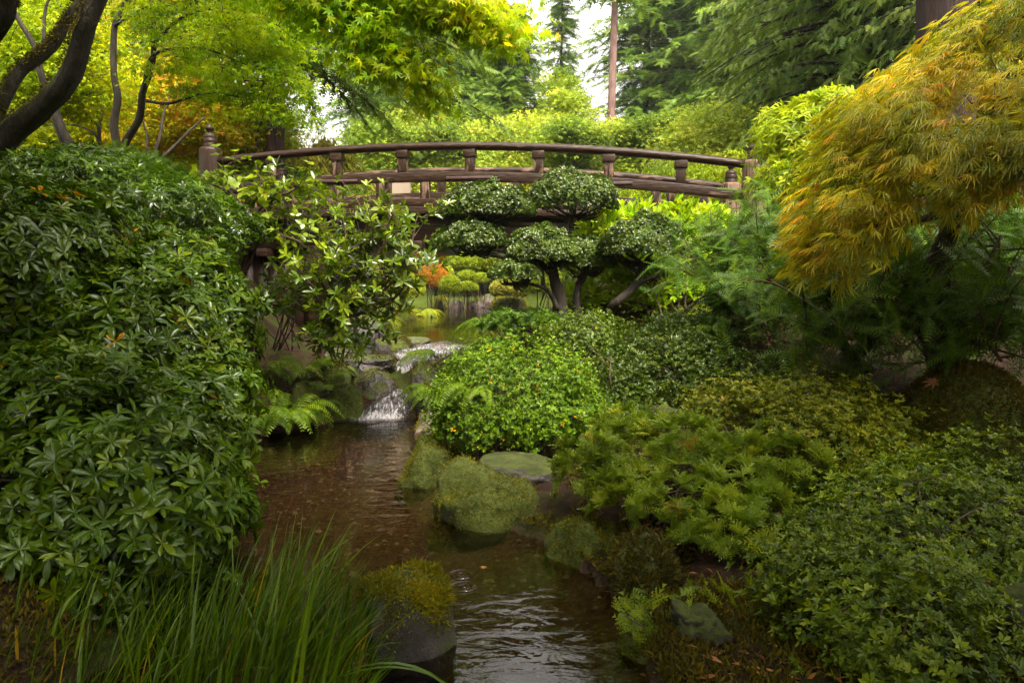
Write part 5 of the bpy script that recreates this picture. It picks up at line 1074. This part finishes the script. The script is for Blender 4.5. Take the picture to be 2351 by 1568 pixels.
# ------------------------------------------------------------------ yellow green trees and shrubs beyond the pond
GD = 'leafy trees beyond the bridge'
def far_tree(label, u, Y, stems, blobs, seed, mat='far_y', npad=90, per=150, pr=.62, L=.08, tint=.5, r0=.05, cat='tree', name='leafy_tree', droop=.4, T=T_MAPLE3, maxn=90):
    b = gp(X_(u, Y), Y)
    return maple(name, label, b, [([b] + [U(uu, vv, Y) for uu, vv in st], r0, r0 * .3) for st in stems], [B(*q) for q in blobs], npad, per, pr, T, L, mat, seed, 'bark', GD, maxn, None, cat, tint, .2, droop, None, 6)
far_tree('loose yellow green tree rising behind the left half of the top rail', 890, 30, [[(905, 430), (890, 380), (880, 330)], [(905, 430), (930, 390), (940, 340)]], [(890, 340, 30, 110, 50, 1.25), (940, 300, 30.4, 70, 40, 1), (880, 410, 30, 120, 50, 1.25), (960, 420, 30, 90, 40, 1.125)], 300, tint=.45, pr=.8, L=.11)
far_tree('broad layered light green maple behind the middle of the bridge', 1110, 30.5, [[(1115, 430), (1110, 380), (1095, 340)], [(1115, 430), (1140, 390), (1160, 340)]], [(1100, 305, 30.5, 90, 30, 1.25), (1120, 345, 30.1, 140, 40, 1.625), (1060, 400, 30, 120, 45, 1.5)], 301, tint=.55, droop=.6, pr=.8, L=.11)
far_tree('round topped yellow green maple with a dark stem right of the bridge middle', 1225, 30.5, [[(1225, 420), (1235, 350), (1240, 300)]], [(1215, 295, 30.5, 65, 34, 1.25), (1235, 340, 30.3, 100, 40, 1.375), (1260, 400, 30, 110, 45, 1.375)], 302, tint=.6, droop=.6, pr=.8, L=.11)
far_tree('pale green tree with a thin dark stem under the bare pinkish trunk', 1400, 30.5, [[(1400, 430), (1395, 370), (1388, 300)], [(1400, 420), (1430, 370), (1450, 320)]], [(1385, 320, 30.5, 80, 44, 1.25), (1450, 365, 30.3, 100, 42, 1.25), (1350, 400, 30, 100, 40, 1.25)], 303, tint=.45, pr=.8, L=.11)
far_tree('low golden yellow maple seen through the railing', 1170, 30, [[(1150, 440), (1130, 410)], [(1150, 440), (1220, 410)]], [(1130, 410, 30, 150, 35, 1.25), (1260, 405, 30, 110, 32, 1.25), (1010, 430, 30, 100, 30, 1.125), (1180, 445, 29.5, 200, 25, 1.125)], 304, mat='far_o', tint=.35, pr=.8, L=.11, name='golden_maple', cat='maple tree')
far_tree('pale yellow green tree in front of the grey green cedar', 1620, 20, [[(1620, 440), (1615, 370), (1600, 300)], [(1618, 400), (1660, 340)]], [(1640, 285, 20, 80, 42, 1.0), (1690, 335, 19.8, 70, 44, .9), (1590, 345, 19.6, 80, 40, 1.0), (1690, 400, 19.2, 70, 50, .9)], 305, tint=.5)
far_tree('green leafy rhododendron thicket behind the right third of the railing', 1560, 15.5, [[(1560, 480), (1540, 430)], [(1560, 480), (1620, 430)]], [(1500, 420, 15.5, 100, 45, .9), (1610, 420, 15.3, 100, 55, .9), (1560, 470, 15.2, 140, 40, .8), (1690, 400, 14.8, 60, 50, .7)], 306, mat='pier_bright', T=T_LANCE, L=.10, pr=.4, tint=.3, name='rhododendron_thicket', cat='shrub')
far_tree('thin orange tinged tree before the open sky', 1300, 34, [[(1300, 330), (1295, 250), (1290, 190)]], [(1290, 200, 34, 30, 50, 1.0), (1310, 250, 34, 50, 40, 1.2), (1280, 300, 33, 80, 36, 1.2)], 307, mat='far_y', tint=.5, npad=70, L=.12)
far_tree('small weeping tree with pale hanging leaves behind the left of the rail', 745, 16.5, [[(745, 440), (740, 380), (735, 340)]], [(740, 345, 16.5, 50, 28, .6), (720, 390, 16.3, 60, 40, .6), (770, 395, 16.4, 60, 45, .6), (745, 430, 16.2, 80, 30, .6)], 308, mat='greygreen', T=T_THIN, L=.16, pr=.35, tint=.55, droop=1.6, name='weeping_tree')
far_tree('bright green maple low behind the left bank end of the rail', 690, 15, [[(690, 460), (680, 420)]], [(680, 430, 15, 80, 40, .7), (760, 455, 14.8, 90, 35, .7), (600, 440, 14.5, 80, 40, .6)], 309, mat='far_y', tint=.3)
far_tree('green bushy tree under the spire fir', 1320, 28, [[(1320, 360), (1330, 300)]], [(1310, 315, 28, 60, 36, 1.0), (1480, 300, 30, 90, 34, 1.2), (1560, 290, 31, 70, 34, 1.2)], 310, tint=.2, npad=200, L=.11)
far_tree('green bushy tree at the foot of the dense firs', 1000, 30, [[(1000, 350), (1010, 300)]], [(1010, 320, 30, 80, 36, 1.2), (880, 310, 30, 70, 36, 1.2), (1080, 275, 33, 50, 30, 1.2)], 311, tint=.15, npad=220, L=.11)
a = Acc(); c0 = U(858, 440, 24.0); a.box(c0 + A(0, 0, -.6), A(1.1, 0, 0), A(0, .12, 0), A(0, 0, 1.05)); a.box(c0 + A(0, 0, .48), A(1.16, 0, 0), A(0, .2, 0), A(0, 0, .04))
w_ = a.build('garden_wall', M['plaster'], None, False, .01); tag(w_, 'small stretch of beige plaster garden wall seen through the railing', 'wall')

# ------------------------------------------------------------------ clipped garden beyond the pond
GF = 'clipped bushes on the far pond bank'
def clipped(label, u, v, Y, rx, rz, mat, seed, n=2600, L=.05, cat='clipped bush', name='clipped_bush', lobes=None):
    blobs = [B(u, v, Y, rx, rz)] if not lobes else [B(*q) for q in lobes]
    return bush(name, label, cat, blobs, M[mat], T_OVAL, n, 5, L, seed, (.1, .8), .5, .2, .12, -.6, .05, 1, .3, 0, 6, .02, group=GF)
clipped('yellow green double dome bush at the left of the far garden', 0, 0, 0, 0, 0, 'clip_y', 320, 3600, lobes=[(925, 655, 22, 40, 32), (950, 662, 21.6, 26, 28)])
clipped('orange red clipped bush in the far garden', 994, 638, 26, 36, 32, 'clip_r', 321)
clipped('round bright green bush right of the orange red one', 1034, 656, 25.5, 26, 24, 'clip', 322)
clipped('small green cloud bush with its top above the two others', 1072, 634, 27, 22, 13, 'clip', 323, 1500)
clipped('small green cloud bush nearest the dark topiary pad', 1104, 640, 27, 20, 13, 'clip', 324, 1500)
clipped('small green flat topped bush on a short stem above the shore rocks', 1076, 660, 26.5, 23, 14, 'clip', 325, 1500)
clipped('yellow green bush behind the orange red one', 1020, 632, 28, 22, 26, 'clip_y', 326, 1500)
clipped('reddish brown laceleaf mound at the back of the far garden', 995, 598, 31, 46, 24, 'clip_r', 327, 2200, .09, 'maple tree', 'laceleaf_mound')
clipped('olive mound behind the left clipped dome', 925, 606, 33, 70, 40, 'clip_y', 328, 2200, .09)
clipped('light green leafy shrub across the top of the far garden', 1085, 605, 30, 70, 24, 'clip', 329, 2600, .09)
clipped('pale grey green shrub right of the far rocks', 1170, 662, 24, 45, 26, 'greygreen', 330, 2000, .07)
clipped('pale grey green shrub on the left pond bank behind the viburnum', 815, 650, 17, 70, 55, 'greygreen', 331, 3000, .06)
clipped('yellow green shrub under the right topiary pads', 1235, 640, 20, 50, 50, 'clip', 332, 2600, .06)
clipped('yellow green hedge mass closing the view behind the far garden', 1000, 545, 37, 330, 50, 'clip', 333, 7000, .11, 'hedge', 'hedge')
clipped('green shrub on the left pond bank under the bridge', 740, 610, 16, 70, 60, 'clip', 334, 2600, .07)
for i, (u, v, Y, nf, L, lab) in enumerate([(975, 700, 20, 10, .75, 'pale fern clump farthest along the left pond shore'), (885, 715, 16, 10, .55, 'pale fern clump behind the yellow moss mound'), (835, 740, 13.5, 10, .45, 'pale fern clump nearest the big bare boulder')]):
    b = U(u, v, Y); b[2] = max(float(G(b[0], b[1])), .56); fern('fern', lab, b, nf, 340 + i, 'fern_bright', L, (0, 6.28), 1.0, 1.0, 22, .22, .55, 'ferns on the pond shore')

# ------------------------------------------------------------------ fallen leaves
rng = np.random.default_rng(9); a = Acc(); m = 9000
x = .6 + 5.6 * rng.random(m); y = 2.2 + 6.6 * rng.random(m); P = np.stack([x, y, G(x, y) + .012], -1); P = P[fbm(P, .9, 3) > -.25]; m = len(P)
d = unit(rng.normal(size=(m, 3)) * A(1, 1, .25)); a.leaves(T_LANCE, P, d, unit(rng.normal(size=(m, 3)) * .45 + A(0, 0, 1)), .05 * (.5 + rng.random(m)), rng.random(m), 1.2)
m = 700; x = -1.9 + .6 * rng.random(m); y = 6.6 + 2.2 * rng.random(m); P = np.stack([x, y, G(x, y) + .012], -1); d = unit(rng.normal(size=(m, 3)) * A(1, 1, .25)); a.leaves(T_LANCE, P, d, unit(rng.normal(size=(m, 3)) * .45 + A(0, 0, 1)), .035 * (.5 + rng.random(m)), rng.random(m), .8)
struct(a.build('fallen_leaves', M['litter']), 'stuff')
rng = np.random.default_rng(31); a = Acc(); m = 120000
y = 2.0 + 6.6 * rng.random(m) ** 1.6; x = np.where(rng.random(m) < .72, np.interp(y, YS, XR) + .02 + 3.4 * rng.random(m) ** 1.3, np.interp(y, YS, XL) - .02 - 1.2 * rng.random(m))
P = np.stack([x, y, G(x, y)], -1); P = P[(fbm(P, 1.6, 3) > -.25)]; P[:, 2] += .002; m = len(P)
a.leaves(T_THIN, P, unit(rng.normal(size=(m, 3)) * A(.7, .7, .3) + A(0, 0, .8)), unit(rng.normal(size=(m, 3))), .03 * (.5 + rng.random(m)), np.clip(.45 + .25 * rng.normal(size=m) + .3 * fbm(P, 3, 2), 0, 1))
struct(a.build('moss', M['mossdull']), 'stuff')
rng = np.random.default_rng(32); a = Acc(); m = 2600
y = 2.2 + 6 * rng.random(m); x = np.interp(y, YS, XL) + (np.interp(y, YS, XR) - np.interp(y, YS, XL)) * rng.random(m); P = np.stack([x, y, G(x, y) + .006], -1)
r = .006 + .02 * rng.random(m) ** 3
a.leaves(tmpl([(-.5, 0, 0), (0, -.5, 0), (.5, 0, 0), (0, .5, 0), (0, 0, .35)], [(0, 1, 4), (1, 2, 4), (2, 3, 4), (3, 0, 4)]), P, unit(rng.normal(size=(m, 3)) * A(1, 1, .05)), np.tile(A(0, 0, 1), (m, 1)) + rng.normal(size=(m, 3)) * .2, r * 2, rng.random(m))
struct(a.build('gravel', M['pebble']), 'stuff')
def one_leaf(name, label, p, T, L, mat, az, ti, nrm=(0, 0, 1)):
    a = Acc(); a.leaves(T, np.array([p]), A(math.cos(az), math.sin(az), .05)[None], unit(A(*nrm))[None], L, ti); o = a.build(name, M[mat]); tag(o, label, 'leaf')
    off = Vector(p); o.data.transform(__import__('mathutils').Matrix.Translation(-off)); o.location = off
one_leaf('maple_leaf', 'dry red brown maple leaf lying on the great round boulder', U(2148, 876, 4.60) , T_MAPLE, .085, 'litter', 2.6, .3, (-.1, -.6, .8))
one_leaf('maple_leaf', 'single yellow maple leaf floating on the stream beside the ripple rings', np.array([*U(1106, 1316, 3.84)[:2], .004]), T_MAPLE, .04, 'litter', .6, .95)

# ------------------------------------------------------------------ unseen trees added behind and beside the camera to shade the near banks
def shade_tree(label, x, y, blobs, seed):
    b = gp(x, y); top = np.mean([c for c, r in blobs], axis=0)
    return maple('maple_tree', label, b, [([b, b + A(.1, .1, 1.5), b * .6 + top * .4, top], .16, .06)], blobs, 860, 46, .8, T_MAPLE3, .12, 'maple_g', seed, 'moss_bark', None, 60, None, 'maple tree', .4, .2, .4, None, 8)
shade_tree('unseen maple added to shade the near right bank', 4.6, .6, [(A(3.6, 1.2, 4.9), A(2.4, 2.2, 1.0)), (A(6.6, 1.2, 4.8), A(2.0, 2.0, 1.2)),  (A(1.6, -.6, 4.9), A(2.0, 1.8, .9))], 501)
shade_tree('unseen maple added behind the camera to shade the left bank', -3.4, -4.2, [(A(-3.0, -3.4, 4.4), A(3.0, 2.4, 1.8)), (A(-6.0, 1.0, 3.6), A(1.8, 3.0, 1.8))], 502)
shade_tree('unseen maple added behind the camera to shade the right bank', 3.2, -4.6, [(A(2.6, -3.8, 4.4), A(3.0, 2.4, 1.8)), (A(6.4, -1.0, 3.8), A(1.8, 3.0, 1.8))], 503)

# ------------------------------------------------------------------ moist air
a = Acc(); a.box(A(0, 120, 20.0), A(186, 0, 0), A(0, 190, 0), A(0, 0, 23.0))
hm = bpy.data.materials.new('haze'); hm.use_nodes = True; hn = hm.node_tree; hn.nodes.clear()
ho = hn.nodes.new('ShaderNodeOutputMaterial'); hv = hn.nodes.new('ShaderNodeVolumePrincipled'); hv.inputs['Density'].default_value = .0004; hv.inputs['Color'].default_value = (.93, .95, .95, 1); hv.inputs['Anisotropy'].default_value = .3
hn.links.new(hv.outputs[0], ho.inputs['Volume'])
struct(a.build('haze', hm), 'stuff')
